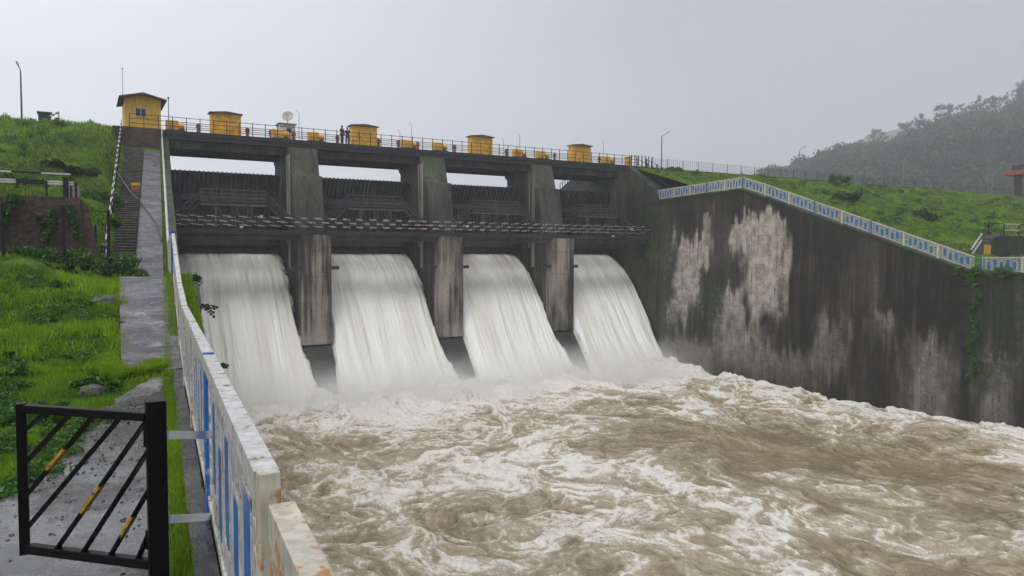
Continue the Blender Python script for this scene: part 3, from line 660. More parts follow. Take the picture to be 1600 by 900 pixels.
# radial gates
GC = (62.3, 3.1); GR = 8.2
def gate_pt(z, r=GR): return GC[0]+math.sqrt(max(.01, r*r-(z-GC[1])**2))
def radial_gate(i):
    a, c = BAY[i]; a += .12; c -= .12
    g = thing('radial_gate', ((a+c)/2, 69.5, .9), 'dark ribbed steel gate in the '+BAYW[i], 'sluice gate', 'spillway gates between the piers')
    zz = np.linspace(.35, 7.35, 18); b = MB()
    for k in range(17):
        for (r0, flip) in ((GR, False), (GR+.08, True)):
            z0, z1 = zz[k], zz[k+1]; y0, y1 = gate_pt(z0, r0), gate_pt(z1, r0)
            b.quad((a, y0, z0), (c, y0, z0), (c, y1, z1), (a, y1, z1))
    b.build('skin_plate', M['skin_steel'], g)
    n = int((c-a)/.36)
    for k in range(n):      # curved vertical ribs, each standing a little above the plate
        x = a+.18+k*(c-a-.3)/(n-1); b = MB(); pts = [(x, gate_pt(z)-.13, z) for z in np.linspace(1.1, 7.25, 10)]+[(x, gate_pt(7.3)-.12, 7.41)]
        for p, q in zip(pts[:-1], pts[1:]): b.beam(p, q, .10, .2, up=(0, 1, 0))
        b.build('rib', M['rib'], g)
    for z in (5.2, 3.2, 1.3): 
        b = MB(); y = gate_pt(z)-.75; b.box(a+.1, c-.1, y, y+.5, z-.25, z+.25); b.build('girder', M['skin_steel'], g)
    for s, e in ((a+.9, a+.15), (c-.9, c-.15)):
        b = MB()
        for z in (5.2, 3.2, 1.3): b.beam((s, gate_pt(z)-.8, z), (e, 65.2, 3.1), .35, .35)
        b.build('arm', M['skin_steel'], g)
    return g
for i in range(4): radial_gate(i)

# access platforms in front of the gates
def platform(i):
    a, c = BAY[i]; xc = (a+c)/2; y0, y1 = 65.6, 66.3; z = 4.55
    g = thing('access_platform', (xc, 66, 2.3), 'weathered steel maintenance platform with ladder in the '+BAYW[i], 'platform', 'access platforms before the gates')
    b = MB(); b.box(xc-2.6, xc+2.6, y0, y1, z-.12, z+.08); b.box(xc-2.6, xc+2.6, y0, y0+.08, z-.3, z); b.build('floor', M['steel_edge'], g)
    b = MB()
    for y in (y0+.03, y1-.03):
        for k in range(7): x = xc-2.55+5.1*k/6; b.beam((x, y, z+.08), (x, y, z+1.05), .04, .04)
        for h in (.4, .72, 1.05): b.beam((xc-2.6, y, z+h), (xc+2.6, y, z+h), .035, .04)
    b.build('railing', M['steel_edge'], g)
    b = MB()
    for x in (xc-1.4, xc-1.5, xc+1.4): b.beam((x, y0+.1, 2.3), (x, y0+.1, z-.1), .09, .09)
    b.beam((xc-1.4, y0+.1, z-.2), (xc-.4, y0+.1, 2.4), .07, .07); b.beam((xc+1.4, y0+.1, z-.2), (xc+.4, y0+.1, 2.4), .07, .07); b.build('brace', M['steel_edge'], g)
    b = MB()
    for dx in (-.2, .2): b.beam((xc+dx, y0-.1, 2.3), (xc+dx, y0-.1, z+.9), .045, .045)
    for k in range(10): b.beam((xc-.2, y0-.1, 2.45+.28*k), (xc+.2, y0-.1, 2.45+.28*k), .03, .03)
    b.build('ladder', M['steel_edge'], g)
    for s in (-1, 1):
        x0_, x1_ = xc+s*2.6, (a+.25 if s < 0 else c-.25); b = MB()
        for y in (y0, y1-.05):
            b.beam((x0_, y, z-.05), (x1_, y, 2.55), .06, .16)
            for h in (.5, .95):
                n = 7
                for k in range(n):
                    p = Vector((x0_, y, z-.05+h)).lerp(Vector((x1_, y, 2.55+h)), k/n); q = Vector((x0_, y, z-.05+h)).lerp(Vector((x1_, y, 2.55+h)), (k+1)/n)
                    b.beam(p, q, .045, .05, mi=k % 2)
            for k in range(4):
                p = Vector((x0_, y, z)).lerp(Vector((x1_, y, 2.6)), k/3); b.beam(p, p+Vector((0, 0, .95)), .04, .04)
        for k in range(9):
            p = Vector((x0_, y0, z)).lerp(Vector((x1_, y0, 2.6)), k/8.5); b.box(min(p.x, p.x+.2), max(p.x, p.x+.2), y0, y1, p.z-.04, p.z)
        b.build('stair_flight', [M['steel'], M['rib']], g)
for i in range(4): platform(i)

# footbridge with banded rails
fb = thing('footbridge', (30, 63.8, 2.05), 'long footbridge across the piers with black and white banded handrails', 'footbridge')
b = MB(); b.box(6.1, XR-.01, 62.95, 64.6, 2.05, 2.25); b.box(6.1, XR-.01, 62.93, 63.1, 1.85, 2.05); b.build('walkway_slab', M['deck_c'], fb)
for (a, c) in [(6.4, 15.8), (18.6, 28.3), (31.0, 40.7), (43.5, XR-.05)]:
    b = MB(); b.box(a, c, 63.3, 63.6, 1.45, 2.049); b.build('beam', M['girder'], fb); b = MB(); b.box(a, c, 64.1, 64.4, 1.45, 2.049); b.build('beam', M['deck_c'], fb)
for y, off in ((63.0, 0), (64.55, 1)):
    b = MB(); n = 78; dx = (XR-6.3)/n
    for r_, h in enumerate((.35, .68, 1.02)):
        for k in range(n):
            x0_ = 6.2+k*dx; wht = (k+r_+off) % 2 == 0
            redz = (26 < x0_ < 31 or 40 < x0_ < 47) and random.random() < .5
            b.beam((x0_, y, 2.25+h), (x0_+dx, y, 2.25+h), .045, .05, mi=(1 if wht else (2 if redz else 0)))
    b.build('handrail', [M['black2'], M['dull_white'], M['rust_rail']], fb)
    for k in range(32):
        x = 6.4+k*1.5; q = MB(); q.box(x-.03, x+.03, y-.03+.002, y+.03, 2.25, 3.3); q.build('post', M['black2'], fb)
for j, (px, py) in enumerate(((408, 338), (377, 355), (730, 354), (987, 358), (958, 369))):
    p = at_Y(px, py, 62.85); b = MB(); b.box(p.x-.12, p.x+.12, 62.76, 62.92, p.z-.09, p.z+.09)
    tag(b.build('bulkhead_lamp', M['white'], bevel=.03), 'small white lamp on the footbridge rail, %s from the left' % ['second', 'first', 'third', 'fifth', 'fourth'][j], 'lamp', 'small lamps on the footbridge rail')

# falling water sheets
fp = np.array([(72.8, .62), (71.6, .60), (70.6, .50), (69.4, .12), (68.2, -.55), (67.0, -1.5), (65.8, -2.9), (64.6, -4.5), (63.4, -6.2), (62.2, -7.95), (61.0, -9.5), (59.9, -10.8), (58.9, -11.9), (58.3, -12.8)])
def fall(i):
    a, c = BAY[i]; m, n = 150, 230
    s = np.linspace(0, len(fp)-1, m); Yp = np.interp(s, np.arange(len(fp)), fp[:, 0]); Zp = np.interp(s, np.arange(len(fp)), fp[:, 1])
    k = np.ones(9)/9; Yp[4:-4] = np.convolve(Yp, k, 'valid'); Zp[4:-4] = np.convolve(Zp, k, 'valid')
    u = np.linspace(0, 1, n); Up, S = np.meshgrid(u, np.linspace(0, 1, m)); d = (np.clip((63.4-Yp)/4.8, 0, 1)**1.15)[:, None]
    spl = 0; l = a-[0, 1.0, .25, .7][i]*d; r = c+[1.35, 1.35, 1.9, 0][i]*d
    X = l+(r-l)*Up; Y = np.repeat(Yp[:, None], n, 1); Z = np.repeat(Zp[:, None], n, 1)
    arc = S*17; fallp0 = sstep(.1, .5, S)
    X = X+(fbm(X*.25+i*9, arc*.12, 170+i, 3)-.5)*.5*fallp0; st = fbm(X*1.5, arc*.10, 100+i, 5)-.5+.7*(fbm(X*.45, arc*.16, 130+i, 3)-.5); st2 = fbm(X*4, arc*.45, 120+i, 4)-.5
    edge = np.minimum(Up, 1-Up)*(c-a)
    fallp = sstep(0.05, .5, S)
    disp = (st*.7+st2*.28)*fallp-.9*np.exp(-(edge/.22)**2)*(.25+.75*fallp)*(1 if i < 4 else 0)
    disp = np.clip(disp, -1.0, .8)
    # bulge of the jet near the side walls, thinner middle just beneath the lip
    Z = Z+disp*.75; Y = Y-disp*.55
    ragged = (fbm(arc*2.2, X*0+3, 140+i, 5)-.5)*.9*fallp
    X = X+np.where(Up > .97, ragged*.8, 0)-np.where(Up < .03, ragged*.3, 0)
    o = np_mesh('falling_water', np.stack([X, Y, Z], -1).reshape(-1, 3), grid_faces(m, n), M['fall'], {'drop': S.ravel()}, smooth=True, uv=np.stack([X+i*37, arc], -1).reshape(-1, 2))
    return tag(o, kind='structure')
for i in range(4): fall(i)

# ------------------------------------------------------------------ things on the bridge
FR = 67.42
rl = thing('bridge_railing', (30, FR, DT), 'thin black pipe railing along the near edge of the bridge deck', 'railing')
b = MB()
for h in (.36, .72, 1.08): b.beam((3.6, FR, DT+h), (XR+2.1, FR, DT+h), .035, .04)
b.build('rail', M['black2'], rl)
for k in range(50):
    x = 3.6+k*1.05; b = MB(); b.box(x-.028, x+.028, FR-.025, FR+.03, DT-.1, DT+1.15); b.build('post', M['black2'], rl)
pr = thing('bridge_parapet', (30, 70.0, DT), 'white pipe parapet with brick red posts along the far edge of the bridge', 'parapet')
b = MB()
for h in (.62, .98): b.beam((6.5, 70.05, DT+h), (XR+2, 70.05, DT+h), .07, .08)
b.build('rail', M['white'], pr)
for k in range(24):
    x = 7+k*2.03; b = MB(); b.box(x-.13, x+.13, 69.9, 70.0, DT, DT+1.12); b.box(x-.19, x+.19, 69.88, 70.02, DT+.78, DT+1.0); b.build('post', M['redpost'], pr)

def hoist_cabin(xc):
    g = thing('hoist_cabin', (xc, 69.8, DT), 'x', 'cabin', 'yellow hoist cabins on the bridge'); w = 1.22
    b = MB(); b.box(xc-w, xc+w, 68.6, 69.5, DT, DT+1.95); wl = b.build('wall', M['amber'], g, bevel=.03)
    b = MB(); b.prismY([(xc-w-.14, DT+1.93), (xc-w-.14, DT+2.0), (xc, DT+2.14), (xc+w+.14, DT+2.0), (xc+w+.14, DT+1.93)], 68.4, 69.7); b.build('roof', M['roof'], g)
    for s in (-.55, .55):
        b = MB(); b.box(xc+s-.3, xc+s+.3, 68.575, 68.61, DT+1.15, DT+1.6); b.build('shutter', M['yellow'], wl)
    b = MB(); b.box(xc-.6, xc+.6, 68.57, 68.61, DT+.1, DT+1.0); b.build('hatch', M['amber'], wl)
    return g
hc = hoist_cabin(BC[0])
labs = ['yellow hoist cabin nearest the yellow control house', 'yellow hoist cabin with two people standing at its left side', 'yellow hoist cabin third from the left, over the third gate bay', 'yellow hoist cabin nearest the right bank, farthest of the four']
hc['label'] = labs[0]
for i in range(1, 4): copy_tree(hc, (BC[i], 69.8, DT), None, labs[i])

def drive(x0):
    g = thing('hoist_drive', (x0+.7, 69.3, DT), 'x', 'hoist drive', 'yellow hoist drives at the pier ends'); zb = DT
    b = MB(); b.box(x0-.05, x0+1.5, 68.7, 69.4, zb, zb+.28); b.build('base', M['steel'], g)
    b = MB(); b.prismX([(68.75, zb+.28), (68.75, zb+.95), (68.9, zb+1.08), (69.25, zb+1.08), (69.35, zb+.9), (69.35, zb+.28)], x0, x0+.95); b.build('housing', M['amber'], g, bevel=.03)
    b = MB(); b.tube([(x0+.95, 69.05, zb+.62), (x0+1.42, 69.05, zb+.62)], .30, 14); b.build('motor', M['amber'], g)
    b = MB(); b.box(x0+.2, x0+.75, 68.72, 68.755, zb+.42, zb+.8); b.build('cover', M['yellow'], g)
    return g
d0 = drive(6.4); dl = []
pos = [6.4, 15.0, 18.2, 27.3, 30.6, 39.8, 42.7, 51.4]
dn = ['beside the yellow control house, leftmost', 'in front of the white dish cabinet', 'just right of the white dish cabinet', 'at the right end of the second bay', 'at the left end of the third bay', 'at the right end of the third bay', 'at the left end of the fourth bay', 'at the right end of the bridge, rightmost']
d0['label'] = 'low yellow hoist drive '+dn[0]
for k in range(1, 8): copy_tree(d0, (pos[k]+.7, 69.3, DT), None, 'low yellow hoist drive '+dn[k])
b = MB(); p = at_Y(982, 255, 68.2); b.box(p.x-.35, p.x+.35, 68, 68.5, DT, DT+1.0); b.box(p.x-.4, p.x+.4, 67.95, 68.55, DT+1.0, DT+1.08); tag(b.build('electric_box', M['amber'], bevel=.02), 'narrow yellow box at the bridge end by the right bank stair', 'box')

# control house
hs = thing('control_house', (4.35, 70.4, DT), 'yellow control house with low brown gable roof and one window', 'house')
x0, x1 = 3.35, 6.0
b = MB(); b.prismY([(x0, DT), (x1, DT), (x1, DT+2.55), ((x0+x1)/2, DT+2.86), (x0, DT+2.55)], 68.6, 72.4); wl = b.build('wall', M['yellow'], hs)
b = MB(); mid = (x0+x1)/2; o = .42
b.prismY([(x0-o, DT+2.45), (mid, DT+2.86), (x1+o, DT+2.45), (x1+o, DT+2.56), (mid, DT+2.99), (x0-o, DT+2.56)], 68.05, 72.9); b.build('roof', M['roof'], hs)
wx = at_Y(220, 180, 68.6).x
b = MB(); b.box(wx-.42, wx+.42, 68.55, 68.61, DT+1.08, DT+1.12); b.box(wx-.42, wx+.42, 68.55, 68.61, DT+1.75, DT+1.79)
for dx in (-.4, 0, .4): b.box(wx+dx-.025, wx+dx+.025, 68.552, 68.608, DT+1.12, DT+1.75)
fr = b.build('window_frame', M['white'], hs)
b = MB(); b.box(wx-.4, wx+.4, 68.572, 68.596, DT+1.1, DT+1.77); b.build('window_pane', M['glass'], fr)
b = MB(); b.box(2.5, 5.9, 67.3, 72.8, DT-.0, DT+.03); b.build('floor_slab', M['deck_c'], hs)

# cabinet and dish
cp = at_Y(450, 220, 70.5)
cb = thing('equipment_cabinet', (cp.x, 71, DT), 'small white equipment kiosk with flat roof standing on the bridge', 'kiosk')
b = MB(); b.box(cp.x-.7, cp.x+.7, 70.6, 71.8, DT, DT+1.85); b.build('wall', M['white'], cb)
b = MB(); b.box(cp.x-.82, cp.x+.82, 70.45, 71.95, DT+1.85, DT+1.95); b.build('roof', M['galv'], cb)
b = MB(); b.box(cp.x-.1, cp.x+.35, 70.57, 70.605, DT+1.1, DT+1.5); b.build('window', M['glass'], cb)
ds = thing('satellite_dish', (cp.x+.15, 71.2, DT+1.95), 'round pale satellite dish on the roof of the white kiosk', 'satellite dish')
b = MB(); c0 = Vector((cp.x+.15, 71.0, DT+2.62)); ax = Vector((-.45, -.8, .35)).normalized(); u_ = ax.cross(Vector((0, 0, 1))).normalized(); v_ = u_.cross(ax); R_ = .52
rings = [(0, 0), (.25, .01), (.5, .04), (.75, .09), (1, .16)]; k0 = 0; nn = 20; b.v.append(tuple(c0)); 
for r_, h in rings[1:]:
    for j in range(nn): b.v.append(tuple(c0+(u_*math.cos(2*PI*j/nn)+v_*math.sin(2*PI*j/nn))*R_*r_+ax*h))
for j in range(nn): b.f.append((0, 1+j, 1+(j+1) % nn)); b.mi.append(0)
for q in range(3):
    for j in range(nn): a_ = 1+q*nn; b.f.append((a_+j, a_+nn+j, a_+nn+(j+1) % nn, a_+(j+1) % nn)); b.mi.append(0)
o = b.build('reflector', M['dish'], ds, smooth=True); md = o.modifiers.new('thick', 'SOLIDIFY'); md.thickness = .02
b = MB(); b.tube([(cp.x+.15, 71.2, DT+1.95), (cp.x+.15, 71.15, DT+2.6)], .04, 8); b.build('mast', M['galv'], ds)
b = MB(); b.tube([c0-v_*R_*.9+ax*.15, c0+ax*.5], .015, 6); b.blob(c0+ax*.52, .05); b.build('feed_arm', M['galv'], ds)

def lamp_post(base, top, label, arm=(0.5, 0, .2), group=None, r=.05, mat='galv', cat='street lamp', name='street_lamp'):
    g = thing(name, base, label, cat, group); B_, T_ = Vector(base), Vector(top)
    b = MB(); b.tube([B_, B_.lerp(T_, .5), T_], [r*1.3, r*1.1, r*.8], 8); b.build('pole', M[mat], g)
    b = MB(); b.box(B_.x-r*2.2, B_.x+r*2.2, B_.y-r*2.2, B_.y+r*2.2, B_.z, B_.z+.25); b.build('base', M['white'], g)
    E = T_+Vector(arm); b = MB(); b.tube([T_, E], r*.6, 6); b.build('arm', M[mat], g)
    d = Vector(arm).normalized(); b = MB(); b.beam(E, E+d*(.26*r/.05), .11*r/.05, .06*r/.05); b.build('lamp_head', M['galv'], g, bevel=.01)
    return g
def on_deck(px, pt, Y, label, **k):
    p = at_Y(px, pt, Y); return lamp_post((p.x, Y, DT), (p.x, Y, p.z), label, r=.028, arm=(-.12, 0, .12), group='small lamps on the bridge', **k)
on_deck(467, 176, 70.2, 'tallest thin lamp pole on the bridge, right of the dish')
on_deck(625, 206, 68.4, 'short lamp pole left of the drive at the second pier')
on_deck(643, 195, 70.6, 'tall lamp pole above the drive at the second pier')
on_deck(787, 219, 68.4, 'short lamp pole on the bridge right of the third cabin')
on_deck(812, 212, 70.6, 'tall lamp pole above the drive at the third pier')
on_deck(943, 223, 69.5, 'lamp pole over the last drive before the right bank')
def mast(px, pt, Y, zb, label, r=.035):
    p = at_Y(px, pt, Y); b = MB(); b.tube([(p.x, Y, zb), (p.x, Y, (zb+p.z)/2), (p.x, Y, p.z)], [r, r*.8, r*.6], 8); b.blob((p.x, Y, p.z), r*2, n=8, m=5, rough=0); return tag(b.build('antenna_mast', M['galv']), label, 'mast')
mast(191, 107, 73.2, DT, 'thin aerial mast rising behind the left side of the yellow house roof')
mast(263, 153, 68.4, DT, 'pale pole standing at the right corner of the yellow house', .05)
# right bank street lamps
lp = at_Y(1034, 262, 69.5)
for (px, pt, pb, Y, lb) in ((1034, 213, 266, 69.5, 'street lamp on the right crest road nearest the bridge end'), (1249, 235, 286, 69.0, 'street lamp on the right crest road in front of the hill foot'), (1412, 248, 296, 68.5, 'street lamp on the right crest road with forest behind it'), (1551, 272, 304, 68.0, 'short lamp post at the right edge of the crest road')):
    t1 = at_Y(px, pt, Y); lamp_post((t1.x, Y, 10.1), (t1.x, Y, t1.z), lb, arm=(.75, -.1, .45), r=.075, group='street lamps on the right crest')
t1 = at_Y(32, 110, 71); lamp_post((t1.x, 71, 10.1), (t1.x, 71, t1.z), 'tall street lamp alone on the left crest, leaning arm to the left', arm=(-.14, -.1, .35), r=.06, mat='steel_edge')

# two people
def person(x, y, z, face, shirt, lb, h=1.68, lean=0):
    g = thing('person', (x, y, z), lb, 'person', 'people on the bridge')
    def skinned(name, pts, edges, rad, mat, par):
        me = bpy.data.meshes.new(name); me.from_pydata(pts, edges, []); me.materials.append(M[mat]); o = bpy.data.objects.new(name, me); COL.objects.link(o); o.parent = par
        md = o.modifiers.new('skin', 'SKIN'); sv = me.skin_vertices[0].data
        for i, r in enumerate(rad): sv[i].radius = (r, r)
        sv[0].use_root = True; o.modifiers.new('sub', 'SUBSURF').levels = 1
        for m in o.modifiers:
            if m.type == 'SUBSURF': m.render_levels = 1
        o.rotation_euler = (0, 0, face); return o
    s = h/1.7; S = lambda *p: tuple(v*s for v in p)
    pts = [S(0, 0, .95), S(0, 0, 1.2), S(0, 0, 1.42), S(0, -.01, 1.52), S(0, -.02, 1.62), S(-.19, 0, 1.4), S(-.25, -.02, 1.12), S(-.2, -.16, .95), S(.19, 0, 1.4), S(.25, 0, 1.12), S(.24, -.1, .88), S(-.1, 0, .88), S(-.11, -.03, .5), S(-.11, .01, .07), S(-.12, -.12, .03), S(.1, 0, .88), S(.12, .02, .5), S(.13, .03, .07), S(.14, -.1, .03)]
    ed = [(0, 1), (1, 2), (2, 3), (3, 4), (2, 5), (5, 6), (6, 7), (2, 8), (8, 9), (9, 10), (0, 11), (11, 12), (12, 13), (13, 14), (0, 15), (15, 16), (16, 17), (17, 18)]
    rad = [.13, .13, .12, .05, .095, .06, .045, .035, .06, .045, .035, .09, .06, .045, .04, .09, .06, .045, .04]
    bd = skinned('body', pts, ed, [r*s for r in rad], 'skin', g)
    skinned('shirt', [pts[i] for i in (1, 0, 2, 5, 6, 8, 9)], [(0, 1), (0, 2), (2, 3), (3, 4), (2, 5), (5, 6)], [r*s for r in (.155, .15, .145, .08, .065, .08, .065)], shirt, g)
    skinned('trousers', [pts[i] for i in (0, 11, 12, 13, 15, 16, 17)], [(0, 1), (1, 2), (2, 3), (0, 4), (4, 5), (5, 6)], [r*s for r in (.145, .11, .085, .065, .11, .085, .065)], 'cloth2', g)
    b = MB(); b.blob((x, y, z+1.66*s), (.1*s, .11*s, .1*s), n=12, m=8, rough=.04); b.build('hair', M['hair'], g, smooth=True)
p = at_Y(535, 215, 67.9); person(p.x, 68.0, DT, .6, 'cloth', 'left of two people on the bridge, in dark clothes with arm on the railing')
p = at_Y(544.5, 217, 67.9); person(p.x, 68.2, DT, -.5, 'cloth', 'right of two people on the bridge, standing closer to the yellow cabin', 1.6)

# ------------------------------------------------------------------ right crest: fence, stair, shelter
cf = thing('crest_fence', (100, 67.5, 10.1), 'thin wire fence on a low kerb along the right crest road', 'fence')
b = MB(); b.box(XR+5, 190, 67.35, 67.7, 9.7, 10.32); b.build('kerb', M['abut'], cf)
for k in range(56):
    x = XR+4+k*2.4; b = MB(); b.box(x-.028, x+.028, 67.46, 67.52, 10.3, 11.42); b.build('post', M['steel'], cf)
b = MB(); x0, x1 = XR+4, XR+4+55*2.4
for h in np.linspace(.12, 1.1, 6): b.beam((x0, 67.5, 10.32+h), (x1, 67.5, 10.32+h), .012, .016)
x = x0
while x < x1: b.box(x-.006, x+.006, 67.49, 67.51, 10.35, 11.42); x += .3
b.build('wire_mesh', M['steel_edge'], cf)
st = thing('bank_stairway', (XR+3, 64, 6), 'black stairway with stubby posts descending from the bridge end to the right wall', 'stairs')
P0, P1 = Vector((XR+1.6, 67.2, 10.1)), Vector((XR+3.4, 60.4, 6.35))
b = MB(); b.beam(P0+Vector((0, 0, -.2)), P1+Vector((0, 0, -.2)), .16, .5); b.beam(P0+Vector((1.4, 0, -.2)), P1+Vector((1.4, 0, -.2)), .16, .5); b.build('stringer', M['steel'], st)
b = MB()
for k in range(26): p = P0.lerp(P1, (k+.5)/26); b.box(p.x, p.x+1.4, p.y-.15, p.y+.15, p.z-.04, p.z)
b.build('treads', M['stair'], st)
for dx in (0, 1.4):
    for k in range(11): p = P0.lerp(P1, k/10)+Vector((dx, 0, 0)); b = MB(); b.beam(p, p+Vector((0, 0, 1.15)), .10, .10); b.build('post', M['black2'], st)
    b = MB()
    for h in (.55, 1.05): b.beam(P0+Vector((dx, 0, h)), P1+Vector((dx, 0, h)), .04, .05)
    b.build('handrail', M['black2'], st)
for k in range(7):
    x = XR+.6+k*.5; b = MB(); b.box(x-.04, x+.04, 66.9, 66.98, DT-.1, DT+1.15)
    tag(b.build('guard_post', M['black2']), 'thin black post in the cluster at the right end of the bridge', 'post', 'black posts at the right bridge end')
wf = thing('wing_fence', (XR+.3, 79, 8.5), 'low black fence stepping down the upstream wing wall seen through the fourth bay', 'fence')
b = MB(); b.beam((XR+.3, 77.6, 10.7), (XR+.3, 81, 9.4), .04, .05); b.build('rail', M['black2'], wf)
for k in range(7):
    y = 77.6+k*.56; z = 9.9-(y-77.6)*.41; b = MB(); b.box(XR+.27, XR+.33, y-.03, y+.03, z, z+.95); b.build('post', M['black2'], wf)
# red-roofed shelter at the far right
sh = at_Y(1590, 270, 64.5)
g = thing('gate_shelter', (sh.x+2, 64.5, 9), 'red roofed shelter on dark columns at the right picture edge', 'shelter')
b = MB(); b.box(sh.x-.9, sh.x+6, 63.3, 66.2, sh.z-.35, sh.z+.35); b.build('roof', M['red_roof'], g)
b = MB(); b.box(sh.x+.4, sh.x+5, 64, 65.6, sh.z+.35, sh.z+1.3); b.build('roof_tank', M['steel'], g)
for x in (sh.x, sh.x+4.6):
    b = MB(); b.box(x-.35, x+.45, 64, 64.8, 8.2, sh.z-.35); b.build('column', M['masonry'], g)
# right pump chamber with handrail and amber board
cpx = at_Y(1555, 368, 33.0); X0 = cpx.x
ch = thing('right_chamber', (X0+8, 33, -1.3), 'dark concrete chamber wall below the grass bank at the right edge', 'retaining wall')
b = MB(); zt = cpx.z; b.prismY([(X0-3.4, -1.35), (X0-.2, zt-.2), (X0+.8, zt), (X0+26, zt), (X0+26, -1.5)], 33, 34); b.box(X0+.8, X0+26, 34, 34.1, -1.5, zt-.02); b.build('wall', M['abut'], ch)
b = MB(); q = at_Y(1544, 392, 32.9); b.box(q.x-.47, q.x+.47, 32.94, 32.99, q.z-.48, q.z+.48); tag(b.build('amber_board', M['gold']), 'plain square amber board on the right chamber wall', 'board')
hr = thing('chamber_handrail', (X0, 33.5, zt), 'green black handrail with white bands around the right chamber', 'railing')
b = MB(); pA, pB = Vector((X0-3.3, 33.5, -1.1)), Vector((X0, 33.5, zt))
for h in (.5, 1.0):
    b.beam(pA+Vector((0, 0, h)), pB+Vector((0, 0, h)), .06, .06); b.beam(pB+Vector((0, 0, h)), pB+Vector((25, 0, h)), .06, .06)
    b.beam(pA.lerp(pB, .25)+Vector((0, -.02, h)), pA.lerp(pB, .7)+Vector((0, -.02, h)), .08, .08, mi=1); b.beam(pB+Vector((2.3, -.02, h)), pB+Vector((4.6, -.02, h)), .08, .08, mi=1)
b.build('rail', [M['black2'], M['white']], hr)
for p in [pA, pB]+[pB+Vector((2.3*k, 0, 0)) for k in range(1, 11)]:
    b = MB(); b.beam(p, p+Vector((0, 0, 1.03)), .07, .07); b.build('post', M['black2'], hr)

# ------------------------------------------------------------------ left bank furniture
# pipe-rail beside the slab
pl = thing('white_handrail', (5.8, 50, 0), 'slim white pipe rail running up beside the pale slab to the bridge', 'railing')
b = MB(); pa, pb = Vector((xw(34)+.02, 34, .5)), Vector((xw(66.5), 66.5, 9.45))
b.tube([pa, pa.lerp(pb, .5), pb], .055, 8); b.tube([pb, pb+Vector((.02, .3, 1.0))], .05, 8); b.build('rail', M['white'], pl)
for k in range(12):
    p = pa.lerp(pb, (k+.3)/12); b = MB(); b.beam(p+Vector((0, 0, -1.05)), p, .05, .05); b.build('post', M['galv'], pl)
# black and white stair rail
sr = thing('stair_railing', (2, 50, 2), 'black and white banded handrail on the grass beside the stone steps', 'railing')
def sl(Y): return 1.0+(Y-36)*.068-.1
for h in (.55, 1.0):
    b = MB(); n = 44
    for k in range(n):
        y0 = 34+34*k/n; y1 = 34+34*(k+1)/n; z0 = max(-.5, -.6+(y0-36)*.33)+h; z1 = max(-.5, -.6+(y1-36)*.33)+h
        b.beam((sl(y0), y0, z0), (sl(y1), y1, z1), .055, .06, mi=(k+int(h)) % 2)
    b.build('rail', [M['black2'], M['white']], sr)
for k in range(18):
    y = 34+2*k; z = max(-.5, -.6+(y-36)*.33); b = MB(); b.beam((sl(y), y, z-.3), (sl(y), y, z+1.0), .06, .06); b.build('post', M['black2'], sr)
# hose
pts = []
for (px, py, Y) in ((183, 282, 56), (190, 300, 54), (203, 320, 50.5), (222, 336, 48.5), (235, 350, 46), (246, 364, 44), (253, 378, 41)):
    r = ray(px, py); k = Y/r.y; x = r.x*k; pts.append((x, Y, max(r.z*k, zs_(x, Y)+(.32 if x < 2.0+(Y-36)*.0845 else .07))))
b = MB(); b.tube(pts, .038, 8); tag(b.build('hose', M['cable'], smooth=True), 'grey hose sagging across the steps and pale slab', 'hose')
b = MB(); p = at_Y(212, 305, 51.5); zz = -.5+(51.5-36)*.292+.35
b.box(p.x-.24, p.x+.24, 51.3, 51.7, zz-.3, zz, 0); b.box(p.x-.24, p.x+.24, 51.28, 51.68, zz+.002, zz+.16, 1); tag(b.build('marker_block', [M['redpost'], M['gold']]), 'small red and yellow painted block on the stone steps', 'block')

# masonry chamber
MY = 32.0; e = at_Y(125, 309, MY); zc = e.z
mc = thing('masonry_chamber', (e.x-4, MY, -.6), 'dark brown masonry chamber wall with creepers left of the steps', 'retaining wall')
b = MB(); b.box(e.x-14, e.x, MY, MY+.6, -1.2, zc); b.prismX([(MY+.62, zc), (MY+.62, -1.2), (MY+7, -1.2), (MY+7, zc+1.0), (MY+2, zc)], e.x-.48, e.x-.003) ; b.build('wall', M['masonry'], mc)
b = MB(); b.prismY([(e.x+.004, zc), (e.x+.004, -1.2), (e.x+.9, -1.2), (e.x+.55, .3), (e.x+.25, zc-.3)], MY+.1, MY+.5); b.build('buttress', M['masonry'], mc)
b = MB(); b.box(e.x-14, e.x-.5, MY+.6, MY+7, -1.2, zc-.1); b.build('fill', M['soil'], mc)
def band_rail(name, pts, heights, lb, posts=None, seed=0, r=.03, L=.8, vert=True):
    g = thing(name, pts[0], lb, 'railing')
    for h in heights:
        b = MB(); k = seed
        for p, q in zip(pts[:-1], pts[1:]):
            p, q = Vector(p)+Vector((0, 0, h)), Vector(q)+Vector((0, 0, h)); n = max(1, round((q-p).length/L))
            for j in range(n): b.beam(p.lerp(q, j/n), p.lerp(q, (j+1)/n), r*2, r*2, mi=k % 2); k += 1
        b.build('rail', [M['black2'], M['white']], g)
    for p in (posts or pts): b = MB(); b.beam(p, Vector(p)+Vector((0, 0, max(heights)+.02)), .07, .07); b.build('post', M['black2'], g)
    return g
ex = e.x
band_rail('chamber_railing', [(ex-10, MY+2.2, zc), (ex-.3, MY+2.2, zc)], (1.05,), 'upper black and white banded rail behind the brown masonry chamber', posts=[(ex-6, MY+2.2, zc-.1), (ex-.3, MY+2.2, zc-.1), (ex+.5, MY+1.4, zc-2.0)], L=1.0)
